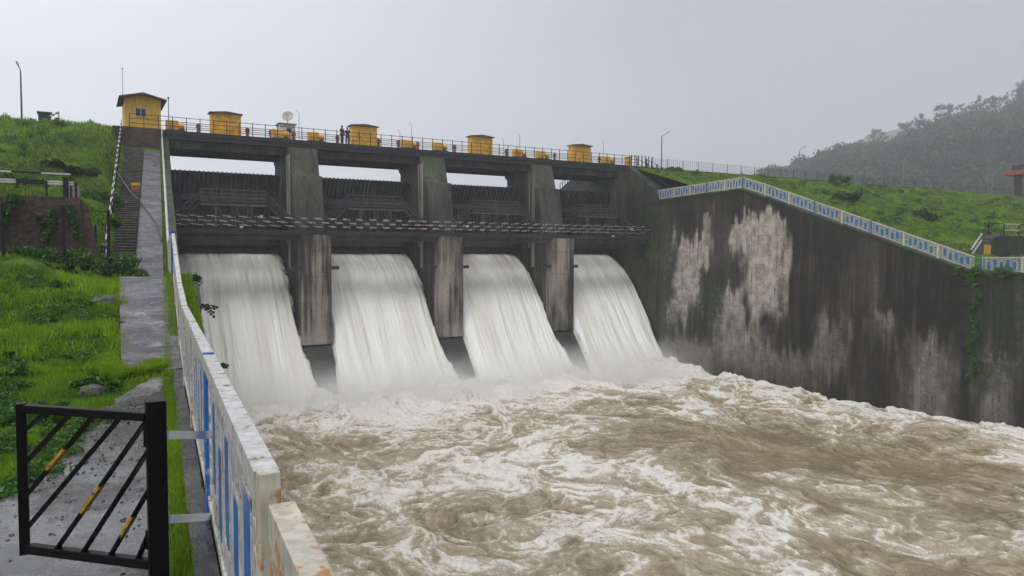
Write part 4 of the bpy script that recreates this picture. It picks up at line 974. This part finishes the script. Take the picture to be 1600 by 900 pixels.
band_rail('chamber_railing', [(ex-10, MY+.3, zc), (ex-.2, MY+.3, zc)], (.5, .58), 'lower black and white banded rail standing on the masonry chamber wall', posts=[(ex-6, MY+.3, zc), (ex-3.2, MY+.3, zc), (ex-1.05, MY+.3, zc), (ex-.12, MY+.3, zc)], seed=1, L=.9)
b = MB(); p = at_Y(103, 300, MY+.3); b.box(p.x-.09, p.x+.09, MY+.2, MY+.38, zc-.02, zc+.75); tag(b.build('bollard', M['black2']), 'stout black post on top of the masonry chamber wall', 'post')
# wire fence
wfn = thing('wire_fence', (-1, 24, -.3), 'rusty angle iron fence with two wires before the masonry chamber', 'fence')
FY = 23.6; P_ = [at_Y(px, 380, FY) for px in (-70, 5, 100, 170)]
zt_, zb_ = at_Y(170, 330, FY).z, -.45
for p in P_: b = MB(); b.box(p.x-.035, p.x+.035, FY-.03, FY+.03, zb_-.2, zt_+(.03 if p.x > 0 else .12)); b.build('post', M['black2'], wfn)
b = MB()
for z0, z1 in ((zt_+.1, zt_-.02), (.36, .27)): b.beam((P_[0].x, FY, z0), (P_[3].x, FY, z1), .03, .03)
b.build('rail', M['steel'], wfn)
# crest bits on the left
p = at_Y(70, 190, 68.5); b = MB(); b.box(p.x-.42, p.x+.42, 68.2, 69, 10.0, p.z+.6); b.box(p.x-.5, p.x+.5, 68.1, 69.1, p.z+.6, p.z+.7); tag(b.build('meter_box', M['steel']), 'small dark box hut standing on the left crest', 'box')
pA, pB = at_Y(76, 199, 65.5), at_Y(92, 190, 67.5)
band_rail('crest_railing', [(pA.x, 65.5, 9.3), (pB.x, 67.5, 10.1)], (.6, 1.0), 'short black and white rail on the left crest beside the dark box', r=.05, L=.4)
b = MB(); b.box(-120, 2.4, 67.6, 67.9, 9.9, 10.28); tag(b.build('crest_kerb', M['abut']), 'low dark kerb along the top of the left grass bank', 'kerb')
# stones
for (px, py, zz, r, sd, lb) in ((143, 594, -1.62, .12, 3, 'dark rounded stone lying in the grass in front of the ramp'), (166, 478, -1.0, .2, 5, 'flat grey stone in the grass at the left edge of the ramp')):
    p = at_z(px, py, zz); b = MB(); b.blob((p.x, p.y, float(zl(p.x, p.y))+r*.25), (r*1.4, r, r*.75), sd, 11, 7, .16); tag(b.build('stone', M['stone'], smooth=False), lb, 'stone')
rn = random.Random(4)
pts_ = []
b = MB()
for k in range(900):
    y = rn.uniform(3.2, 10.5); lo = float(np.interp(y, [3, 5, 6, 9.8], [-4, -2.5, -.6, .4])); x = rn.uniform(lo, xw(y)-.25); r = rn.uniform(.3, 1)**3*.012+.002
    b.blob((x, y, -1.775+r*.3), (r*1.2, r, r*.7), k, 5, 4, .25)
tag(b.build('gravel', M['stone']), 'loose dark pebbles scattered over the wet path', 'gravel', kind='stuff')

# ------------------------------------------------------------------ vegetation
def blades(name, X, Y, Z, h, w, mat, label, cat='grass', lean=.45, tone=None):
    n = len(X); th = RNG.uniform(0, 2*PI, n); la = RNG.uniform(0, 2*PI, n); ln = RNG.uniform(.1, lean, n)*h
    dx, dy = np.cos(th)*w/2, np.sin(th)*w/2; lx, ly = np.cos(la)*ln, np.sin(la)*ln
    B = np.stack([X, Y, Z], 1); Dv = np.stack([dx, dy, dx*0], 1); Lv = np.stack([lx, ly, lx*0], 1); H = np.stack([h*0, h*0, h], 1)
    V = np.stack([B-Dv, B+Dv, B+Dv*.75+Lv*.35+H*.6, B-Dv*.75+Lv*.35+H*.6, B+Lv+H*.95], 1).reshape(-1, 3)
    i = np.arange(n)*5; Fc = np.concatenate([np.stack([i, i+1, i+2, i+3], 1), np.stack([i+3, i+2, i+4, i+4], 1)])
    tri = np.concatenate([np.stack([i, i+1, i+2], 1), np.stack([i, i+2, i+3], 1), np.stack([i+3, i+2, i+4], 1)])
    tn = np.repeat(RNG.uniform(0, 1, n) if tone is None else np.clip(tone, 0, 1), 5)
    o = np_mesh(name, V, tri, mat, {'tone': tn}); return tag(o, label, cat, kind='stuff')
def on_path(X, Y):
    lf = np.interp(Y, [-3, 3, 5, 5.5, 6, 7.2, 8.2, 9.8, 11.2], [-9, -4, -1.7, -.95, -.62, -.25, -.1, .3, .42])+(fbm(Y*2, Y*0, 3)-.5)*.5
    a = (Y < 11.7+RNG.uniform(-.5, .3, len(X))) & (X > lf+.04) & (X < xw(Y)-.27)
    k = (Y < 20.5) & (X > xw(Y)-.13) & (RNG.uniform(0, 1, len(X)) < .93)
    e1 = RNG.normal(0, .05, len(X)); r = (Y > 12.5+RNG.normal(0, .25, len(X))) & (Y < 20.6) & (X > np.interp(Y, [12.6, 20.6], [.5, .80])+.06+e1+(fbm(Y*1.3, Y*0, 733)-.5)*.3) & (X < np.interp(Y, [12.6, 20.6], [1.16, 2.0])+.24-.05*RNG.uniform(0,4,len(X))*(Y<15)-.03)
    s = (Y >= 20.6) & (X > np.interp(Y, [20.6, 30, 36, 67], [.72, 1.0, 1.0, 3.1]))
    return a | k | r | s
def scatter(n, y0, y1, x0f, dens=None):
    Y = RNG.uniform(y0, y1, n); X = RNG.uniform(0, 1, n)*(xw(Y)+.05-x0f(Y))+x0f(Y); k = ~on_path(X, Y); return X[k], Y[k]
# near lawn
X, Y = scatter(210000, 3.6, 13.5, lambda Y: -.62*(Y-3)+.2-1.2)
cl = fbm(X*1.6, Y*1.6, 61, 3)*.6+fbm(X*4, Y*4, 62, 2)*.4; h = .035+.075*np.clip(cl*1.6-.3, 0, 1)*RNG.uniform(.5, 1.2, len(X))
blades('grass', X, Y, zl(X, Y), h, RNG.uniform(.004, .009, len(X)), M['blade'], 'short vivid green grass beside the near path', tone=cl*1.7-.45+RNG.uniform(-.2, .4, len(X)))
X, Y = scatter(170000, 12.5, 24.5, lambda Y: -.42*Y-.5)
cl = fbm(X*.9, Y*.9, 63, 4)*.6+fbm(X*2.4, Y*2.4, 64, 3)*.4; keep = (cl > .27) & (fbm(X*.75+50, Y*1.3, 65, 4) > .37+RNG.normal(0, .02, len(X))); X, Y, cl = X[keep], Y[keep], cl[keep]
h = (.05+.17*np.clip(cl*1.8-.45, 0, 1))*RNG.uniform(.5, 1.3, len(X))
blades('grass', X, Y, zl(X, Y), h, RNG.uniform(.010, .022, len(X)), M['blade'], 'rough green grass on the bank left of the ramp', tone=cl*3.2-1.2+RNG.uniform(-.25, .4, len(X)))
# strips along the path edge and kerb
Y = RNG.uniform(3, 20.5, 22000); X = xw(Y)-.2+RNG.normal(0, .035, len(Y))
blades('grass', X, Y, zl(X, Y)+.03, RNG.uniform(.03, .10, len(Y)), RNG.uniform(.004, .010, len(Y)), M['blade'], 'narrow strip of grass between the path and the kerb', tone=RNG.uniform(.2, 1, len(Y)))
Y = 12.15+RNG.normal(0, .42, 24000); X = xw(Y)-.2-RNG.uniform(0, 1, len(Y))*1.1; k = fbm(X*3, Y*2, 811, 3) > .36+.35*np.abs(Y-12.15); X, Y = X[k], Y[k]
blades('grass', X, Y, zl(X, Y)+.07, RNG.uniform(.04, .12, len(Y)), RNG.uniform(.006, .013, len(Y)), M['blade'], 'grass growing right across the path below the ramp', tone=RNG.uniform(.3, 1, len(Y)))
Y = RNG.uniform(14.5, 34, 15000); X = xw(Y)-RNG.uniform(-.42, .16, len(Y))
blades('grass', X, Y, np.array([zs_(0, y)+.0 if y > 20.6 else zg(0, y) for y in Y]), RNG.uniform(.05, .2, len(Y)), RNG.uniform(.012, .025, len(Y)), M['blade'], 'grass tufts along the foot of the railing at the berm', tone=RNG.uniform(0, .8, len(Y)))
# left slope
X, Y = scatter(120000, 24.5, 68.5, lambda Y: -.26*Y-2-(Y > 60)*8)
cl = fbm(X*.45, Y*.6, 67, 4)*.6+fbm(X*1.3, Y*1.6, 68, 3)*.4; h = (.08+.30*np.clip(cl*1.8-.5, 0, 1))*RNG.uniform(.5, 1.3, len(X))
blades('grass', X, Y, zl(X, Y), h, RNG.uniform(.03, .06, len(X)), M['blade_far'], 'lush grass covering the left embankment slope', tone=cl*2.3-.75+RNG.uniform(-.25, .45, len(X)))
# right slope
n = 190000; Y = 28+38.2*RNG.uniform(0, 1, n)**.9; X = 54.5+RNG.uniform(0, 1, n)**1.15*75; k = X > 54.5
cl = fbm(X*.33, Y*.5, 69, 4)*.6+fbm(X*.9, Y*1.3, 70, 3)*.4; h = (.08+.32*np.clip(cl*1.9-.55, 0, 1))*RNG.uniform(.5, 1.3, len(X)); ok = ~((X > X0-.3) & (Y > 32.6) & (Y < 34.3)); X, Y, cl, h = X[ok], Y[ok], cl[ok], h[ok]
blades('grass', X, Y, zr(X, Y), h, RNG.uniform(.05, .10, len(X)), M['blade_far'], 'lush grass covering the right embankment slope', tone=cl*2.3-.75+RNG.uniform(-.25, .45, len(X)))

def leaves(C, n, size, seed=0, squash=1.0, shell=.55):
    """C: list of (x,y,z,r) clumps. returns verts, faces, tone for rhombic leaves scattered through the clumps' volume"""
    rg_ = np.random.default_rng(seed); C = np.array(C); w = C[:, 3]**2; idx = rg_.choice(len(C), n, p=w/w.sum())
    d = rg_.normal(size=(n, 3)); d /= np.linalg.norm(d, axis=1)[:, None]; rad = C[idx, 3]*(shell+(1-shell)*rg_.uniform(0, 1, n))*rg_.uniform(.75, 1.12, n)
    P = C[idx, :3]+d*rad[:, None]*np.array([1, 1, squash])
    a = rg_.normal(size=(n, 3))+d*.3; a /= np.linalg.norm(a, axis=1)[:, None]; b_ = np.cross(a, rg_.normal(size=(n, 3))); b_ /= np.linalg.norm(b_, axis=1)[:, None]
    s = size*rg_.uniform(.6, 1.4, n)[:, None]
    V = np.stack([P-a*s, P+b_*s*.45, P+a*s, P-b_*s*.45], 1).reshape(-1, 3); i = np.arange(n)*4
    ct = rg_.uniform(0, 1, len(C))
    return V, np.stack([i, i+1, i+2, i+3], 1), np.repeat(np.clip(ct[idx]*.6+rg_.uniform(-.1, .5, n), 0, 1), 4)
def bush(name, c, r, n, size, mat, label, cat='bush', seed=0, clumps=7, flat=.7, group=None, stems=True):
    rr_ = random.Random(seed); c = Vector(c); g = thing(name, c, label, cat, group)
    C = [(c.x+rr_.uniform(-1, 1)*r, c.y+rr_.uniform(-.7, .7)*r, c.z+rr_.uniform(.15, 1)*r*flat, r*rr_.uniform(.28, .5)) for _ in range(clumps)]
    V, Fc, tn = leaves(C, n, size, seed, .85, .3); np_mesh('foliage', V, Fc, mat, {'tone': tn}, parent=g)
    if stems:
        b = MB()
        for q in C: b.tube([c+Vector((0, 0, -.05)), (c.x*.5+q[0]*.5, c.y*.5+q[1]*.5, (c.z+q[2])/2-.05), q[:3]], [r*.03, r*.022, r*.012], 5)
        b.build('stem', M['stem'], g)
    return g
Yc = RNG.uniform(6.5, 24, 2400); Xc = RNG.uniform(0, 1, 2400)*(xw(Yc)-.3+.42*Yc+.5)-.42*Yc-.5
pn = fbm(Xc*.8, Yc*.8, 501, 4); k = (~on_path(Xc, Yc)) & (pn > .50); Xc, Yc, pn = Xc[k], Yc[k], pn[k]; Zc = zl(Xc, Yc); C = [(x, y, z+.05, .07+.35*(p-.48)) for x, y, z, p in zip(Xc, Yc, Zc, pn)]
V, Fc, tn = leaves(C, 105000, .026, 502, .75, .2)
tag(np_mesh('ground_cover', V, Fc, M['leaf'], {'tone': tn}), 'low broad leaved plants mixed into the grass of the left bank', 'ground cover', kind='stuff')
Yc = RNG.uniform(37, 66, 260); Xc = RNG.uniform(0, 1, 260)*(.26*Yc+2)-.26*Yc-2; k = Xc < sl(Yc)-.6; Xc, Yc = Xc[k], Yc[k]; pn = RNG.uniform(.15, .6, len(Xc)); C = [(x, y, z+.1, p) for x, y, z, p in zip(Xc, Yc, zl(Xc, Yc), pn)]
V, Fc, tn = leaves(C, 30000, .08, 503, .7, .2)
tag(np_mesh('ground_cover', V, Fc, M['leaf'], {'tone': tn}), 'leafy ground cover scattered over the left embankment slope', 'ground cover', kind='stuff')
Yc = RNG.uniform(31, 65, 500); Xc = 55+RNG.uniform(0, 1, 500)**1.1*70; pn = RNG.uniform(.2, .75, 500); C = [(x, y, z+.1, p) for x, y, z, p in zip(Xc, Yc, zr(Xc, Yc), pn)]
V, Fc, tn = leaves(C, 50000, .11, 504, .6, .2)
tag(np_mesh('ground_cover', V, Fc, M['leaf'], {'tone': tn}), 'leafy ground cover scattered over the right embankment slope', 'ground cover', kind='stuff')

# shrubs before the masonry chamber
for k, (px, py, r, m, lb) in enumerate(((75, 392, .9, 'leaf', 'leafy shrub at the foot of the wire fence, left of the middle post'), (112, 396, .9, 'leaf', 'broad leafy shrub around the middle post of the wire fence'), (150, 390, .95, 'leaf', 'dense shrub between the middle and right posts of the wire fence'), (186, 408, .6, 'leaf', 'light green shrub right of the last wire fence post'), (28, 402, .45, 'leaf', 'small pale shrub near the left post of the wire fence'))):
    p = at_Y(px, py, 24.3+.4*(k % 2)); bush('shrub', (p.x, p.y, float(zl(p.x, p.y))-.05), r, 2600, .06, M[m], lb, seed=20+k, group='shrubs along the wire fence')
def creeper(name, pts, n, size, mat, label, seed, r=.18, cat='creeper', group=None):
    C = [(*p, r*random.Random(seed+i).uniform(.6, 1.3)) for i, p in enumerate(pts)]; base = min(pts, key=lambda p: p[2]); g = thing(name, base, label, cat, group)
    V, Fc, tn = leaves(C, n, size, seed, 1, .1); np_mesh('foliage', V, Fc, mat, {'tone': tn}, parent=g)
    b = MB(); b.tube(sorted(pts, key=lambda p: -p[2])[::3] if len(pts) > 5 else pts, .012, 5); b.build('stem', M['stem'], g)
creeper('creeper', [tuple(at_Y(px, py, MY-.12)) for px, py in ((10, 312), (18, 320), (26, 310), (8, 330), (3, 345), (14, 308))], 700, .07, M['leaf'], 'bright creeper spilling over the left top of the masonry wall', 31, .22)
creeper('creeper', [tuple(at_Y(px, py, MY-.12)) for px, py in ((112, 322), (108, 335), (116, 345), (118, 358), (120, 368), (96, 325), (90, 330))], 600, .06, M['leaf'], 'thin creeper hanging down the right part of the masonry wall', 33, .18)
creeper('creeper', [tuple(at_Y(px, py, MY-.12)) for px, py in ((70, 350), (76, 360), (72, 372), (84, 345), (60, 338), (80, 335))], 450, .06, M['leaf'], 'sparse creeper in the middle of the masonry wall', 35, .2)
p0 = at_Y(178, 345, FY)
creeper('creeper', [(p0.x, FY, p0.z), (p0.x+.05, FY, p0.z-.12), (p0.x-.1, FY, p0.z+.02), (p0.x+.12, FY, p0.z-.05)], 260, .05, M['leaf'], 'light green creeper on top of the right wire fence post', 37, .14)
# bush on the far side of the railing end
p = at_X(296, 400, 4.6); bush('shrub', (3.35, 31.5, -1.35), .7, 1800, .06, M['leaf_dk'], 'dark shrub overhanging the water behind the blue capped railing post', seed=41, flat=.9)
# sprigs from the left wall
def sprig(base, tip, n, size, label, seed):
    g = thing('sprig', base, label, 'plant', 'sprigs growing from the left channel wall'); rr_ = random.Random(seed); B_, T_ = Vector(base), Vector(tip); b = MB(); C = []
    for k in range(5):
        q = T_+Vector((rr_.uniform(-.25, .2), rr_.uniform(-.3, .3), rr_.uniform(-.3, .22)))*(B_-T_).length; m = B_.lerp(q, .5)+Vector((0, 0, .12*(B_-T_).length)); b.tube([B_, m, q], [.012, .008, .004], 5)
        for j in range(4): c = m.lerp(q, j/3); C.append((c.x, c.y, c.z, .045*(B_-T_).length+.02))
    b.build('twig', M['stem'], g); V, Fc, tn = leaves(C, n, size, seed, .7, .1); np_mesh('foliage', V, Fc, M['leaf_dk'], {'tone': tn}, parent=g)
bp_ = at_Y(309, 481, 17); q = at_Y(334, 487, 16.6); sprig(tuple(bp_), tuple(q), 240, .032, 'twiggy sprig leaning over the water beside the ramp railing', 5)
bp_ = at_Y(338, 570, 8.8); q = at_Y(352, 573, 8.8); sprig(tuple(bp_), tuple(q), 110, .022, 'small sprig behind the railing near its blue topped post', 6)
# weeds on the left bank
k = 0
for (px, py, r, m) in ((130, 470, .5, 'leaf_dk'), (30, 460, .35, 'leaf_dk'), (50, 520, .35, 'leaf'), (150, 560, .25, 'leaf'), (20, 540, .25, 'leaf_dk'), (95, 500, .22, 'leaf'), (20, 640, .28, 'leaf'), (60, 645, .3, 'leaf'), (110, 652, .22, 'leaf'), (35, 590, .2, 'leaf')):
    p = at_z(px, py, -1.0 if py < 480 else (-1.35 if py < 570 else -1.7)); k += 1
    bush('weed', (p.x, p.y, float(zl(p.x, p.y))-.02), r, 1100, .028 if py > 580 else .04, M[m], 'low leafy weed clump, %s' % ['dark and largest beside the ramp', 'dark, high at the left edge of the bank', 'mid green, on the left of the bank', 'small, near the foot of the ramp', 'dark, at the left edge half way down the bank', 'small and pale in the middle of the bank', 'at the left edge just behind the gate', 'directly behind the gate top rail', 'behind the right part of the gate', 'small, left of the dark rounded stone'][k-1], 'weed', 50+k, 5, .6, 'weeds on the left bank', stems=False)
# tussocks on the left slope
k = 0
for (px, py, Y, r, m, lb) in ((38, 255, 48, 1.1, 'leaf', 'round grey green tussock above the chamber rails'), (160, 278, 47, .9, 'leaf', 'round green tussock beside the banded stair rail'), (130, 252, 52, .8, 'leaf_dk', 'dark tussock in the middle of the left slope'), (90, 252, 52, .6, 'leaf_dk', 'small dark tussock on the left slope above the chamber')):
    p = at_Y(px, py, Y); k += 1; bush('tussock', (p.x, Y, float(zl(p.x, Y))-.1), r, 2600, .09, M[m], lb, 'bush', 70+k, 12, .75, 'tussocks on the left slope', stems=False)
# shrubs on the right slope
k = 0
for (px, Y, r, m, lb) in ((1320, 50, 1.5, 'leaf_dk', 'dark shrub just behind the middle of the sloping railing'), (1440, 44, 1.5, 'leaf_dk', 'dark shrub on the grass above the lower railing'), (1545, 47, .8, 'leaf_dk', 'small dark shrub above the right chamber'), (1310, 64, 1.3, 'leaf', 'green shrub below the crest fence'), (1555, 58, 1.0, 'leaf', 'green shrub high on the right slope near the edge'), (1400, 60, 1.0, 'leaf', 'pale shrub high in the middle of the right slope'), (1053, 64.5, .9, 'leaf', 'small green shrub beside the top of the black stairway')):
    r_ = ray(px, 330); x = r_.x/r_.y*Y; k += 1; bush('slope_shrub', (x, Y, float(zr(x, Y))-.15), r, 2200, .13, M[m], lb, 'bush', 90+k, 8, .6, 'shrubs on the right slope', stems=False)
# vine down the right wall
pts = [(XR-.12, float(y), float(z)) for y, z in [(29.0+random.uniform(-.25, .25)+.35*math.sin(k*.7), -.9-k*.26) for k in range(30)]]
creeper('wall_vine', pts, 3000, .075, M['leaf'], 'bright green vine hanging down the right channel wall', 44, .26)
creeper('wall_shrub', [(XR-.1, 28.9-.5*k, -.9-.12*(k % 3)) for k in range(-2, 5)], 1600, .09, M['leaf'], 'shrub growing on the lip of the right wall at the railing bend', 46, .42)
for i in (1, 2):
    x0 = PR[i]-PWD; creeper('pier_moss', [(x0+.3*k, 63.3, 2.08) for k in range(8)], 900, .07, M['leaf'], ['bright weeds on top of the second pier nose', 'faint weeds on top of the third pier nose'][i-1], 60+i, .16, 'plant')

# ------------------------------------------------------------------ hills and trees
RPX = [1050, 1150, 1225, 1300, 1400, 1470, 1530, 1600, 1700, 1900, 2300, 2800]; RPY = [318, 304, 290, 264, 240, 212, 200, 176, 142, 92, 72, 100]
def az(px): return math.atan((px-800)/F)
def hill_h(px, t):
    """surface of the hill at azimuth px, t = 0 foot .. 1 ridge .. >1 behind"""
    y = np.interp(px, RPX, RPY); D1 = 560.; zr_ = (402-y)/F*D1*np.cos(np.arctan((px-800)/F))**0
    zz = np.where(t <= 1, -10+(zr_+10)*(1-(1-np.clip(t, 0, 1))**1.55), zr_-(t-1)*50)
    return zz
def hill_xyz(px, t):
    D = 250+310*t; D = D/np.cos(np.arctan((px-800)/F))**0; th = YAW+np.arctan((px-800)/F)
    Dh = D/np.cos(np.arctan((px-800)/F)); z = hill_h(px, t)+(fbm(px*.012, t*4, 201, 4)-.5)*15*np.clip(t, 0, 1)*(1-.6*(np.abs(t-1) < .05))
    return np.stack([np.sin(th)*Dh, np.cos(th)*Dh, z], -1)
pp, tt = np.meshgrid(np.linspace(1040, 2800, 180), np.linspace(0, 2.2, 70))
np_mesh('hill', hill_xyz(pp, tt).reshape(-1, 3), grid_faces(*pp.shape), M['hill'], smooth=True)['kind'] = 'structure'
F2X = [1180, 1290, 1335, 1350, 1400, 1480, 1560, 1700, 2200]; F2Y = [300, 268, 225, 208, 200, 187, 170, 150, 120]
pp, tt = np.meshgrid(np.linspace(1180, 2200, 120), np.linspace(0, 2, 30))
D = 900+200*tt; th = YAW+np.arctan((pp-800)/F); Dh = D/np.cos(np.arctan((pp-800)/F)); y = np.interp(pp, F2X, F2Y)-(fbm(pp*.03, pp*0, 205, 4)-.5)*8
zz = np.where(tt <= 1, -10+((402-y)/F*1100+10)*tt**.7, (402-y)/F*1100-(tt-1)*160)
np_mesh('far_hill', np.stack([np.sin(th)*Dh, np.cos(th)*Dh, zz], -1).reshape(-1, 3), grid_faces(*pp.shape), M['hill'], smooth=True)['kind'] = 'structure'
# the wood on the hillside
V_, F_, T_ = [], [], []; off = 0
rg_ = np.random.default_rng(12)
for k in range(1900):
    px = rg_.uniform(1130, 1850); tt = rg_.uniform(0.02, 1.0)**.8
    pn = float(fbm(np.array(px*.014), np.array(tt*5.), 401, 4))
    if pn > .60 and rg_.uniform() < .75: continue
    c = hill_xyz(np.array(px), np.array(tt)); r = rg_.uniform(4., 9.5)*(.7 if pn > .52 else 1)*(.5 if tt > .88 else 1)
    C = [(c[0]+rg_.normal(0, .55)*r, c[1]+rg_.normal(0, .55)*r, c[2]+r*rg_.uniform(.1, 1.15), r*rg_.uniform(.3, .62)) for _ in range(7)]
    v, f, tn = leaves(C, 270, 1.1, int(k), .8, .75); V_.append(v); F_.append(f+off); T_.append(np.clip(tn*.16+(pn-.5)*2.2+.28+rg_.uniform(-.22, .35), 0, 1)); off += len(v)
tag(np_mesh('hillside_wood', np.concatenate(V_), np.concatenate(F_), M['forest'], {'tone': np.concatenate(T_)}), 'misty green wood covering the hill beyond the right crest', 'wood', kind='stuff')
# ridge trees one can tell apart
def make_tree(seed, H, spread):
    rr_ = random.Random(seed); g = thing('ridge_tree', (0, 0, 0), 'x', 'tree', 'thin trees along the hill ridge'); b = MB(); C = []
    b.tube([(0, 0, -1), (rr_.uniform(-.3, .3), 0, H*.35), (rr_.uniform(-.5, .5), rr_.uniform(-.4, .4), H*.8)], [.22, .16, .06], 6)
    for k in range(6):
        a = rr_.uniform(0, 2*PI); z0 = H*rr_.uniform(.35, .7); r_ = spread*rr_.uniform(.5, 1); e_ = (math.cos(a)*r_, math.sin(a)*r_, z0+H*rr_.uniform(.15, .32)); b.tube([(0, 0, z0), (e_[0]*.5, e_[1]*.5, z0+H*.12), e_], [.09, .06, .03], 5)
        C += [(e_[0]+rr_.gauss(0, .5), e_[1]+rr_.gauss(0, .5), e_[2]+rr_.uniform(-.6, .9), spread*rr_.uniform(.18, .38)) for _ in range(3)]
    C.append((0, 0, H*.9, spread*.4)); b.build('trunk', M['bark'], g); V, Fc, tn = leaves(C, 1100, .2, seed, .85, .2); np_mesh('crown', V, Fc, M['forest'], {'tone': tn}, parent=g); return g
protos = [make_tree(s, h, sp) for s, h, sp in ((1, 9, 2.6), (2, 11, 3.0), (3, 7.5, 2.2), (4, 12, 2.8))]
spots = [(1513, 1.0, 1), (1524, 1, 3), (1535, 1.0, 0), (1546, .99, 1), (1556, 1, 0), (1566, 1, 2), (1576, 1, 3), (1588, 1, 1), (1597, 1, 3), (1620, 1, 1), (1400, .97, 2), (1408, .98, 1), (1416, .98, 0), (1425, .99, 1), (1434, 1, 3), (1444, 1, 0), (1478, 1, 1), (1488, 1, 0), (1460, 1, 2), (1470, 1, 1), (1264, 1.0, 1), (1256, 1, 2), (1366, .97, 0), (1390, 1, 2)]
for k, (px, t_0, pi) in enumerate(spots):
    c = hill_xyz(np.array(float(px)), np.array(t_0)); g = copy_tree(protos[pi], tuple(c)); g.rotation_euler = (0, 0, k*1.7); s = (1.6+.6*((k*37) % 5)/4)*(1.0 if px > 1300 else .8); g.scale = (s, s, s)
    near_ = 'in the tall group at the right end of the ridge' if px > 1500 else ('in the middle group on the ridge' if px > 1395 else 'at the low left end of the ridge')
    g['label'] = 'spindly hazy tree standing %s' % near_; g['group'] = 'thin trees '+near_
for p in protos:
    for ch in list(p.children): bpy.data.objects.remove(ch)
    bpy.data.objects.remove(p)

# ------------------------------------------------------------------ haze and spray
def volume(name, color, density, aniso=.2):
    t = NT(name); v = t.n('ShaderNodeVolumePrincipled'); v.inputs['Color'].default_value = (*color, 1); v.inputs['Anisotropy'].default_value = aniso
    t.put(v.inputs['Density'], density if not callable(density) else density(t)); t.l(v.outputs[0], t.out.inputs['Volume']); return t.m
b = MB(); b.box(-900, 2600, -900, 1500, -17.2, 330)
o = b.build('haze', volume('monsoon haze', (.93, .95, 1.0),   .0008)); tag(o, kind='stuff')
def dens(t):
    sep = t.n('ShaderNodeSeparateXYZ'); t.l(t.pos(), sep.inputs[0]); n = t.noise(.22, (1, 1, 1.3), detail=3)
    hz = t.ramp(sep.outputs[2], -11.8, -7.2, 1, 0); yy = t.math('MULTIPLY', t.ramp(sep.outputs[1], 51, 57.5), t.ramp(sep.outputs[1], 60, 63.5, 1, 0))
    xx = t.math('MULTIPLY', t.ramp(sep.outputs[0], 5, 8), t.ramp(sep.outputs[0], 47, 53.0, 1, .3))
    return t.math('MULTIPLY', t.math('MULTIPLY', t.math('POWER', hz, 1.7), yy), t.math('MULTIPLY', xx, t.ramp(n, .30, .68, .08, .62)))
b = MB(); b.box(4.6, XR-.02, 50, 64, -12.6, -4)
o = b.build('spray_mist', volume('spray mist', (1, 1, 1), dens, .0)); tag(o, 'white spray rising where the falling water strikes the river', 'spray', kind='stuff')
print('objects', len(bpy.data.objects))
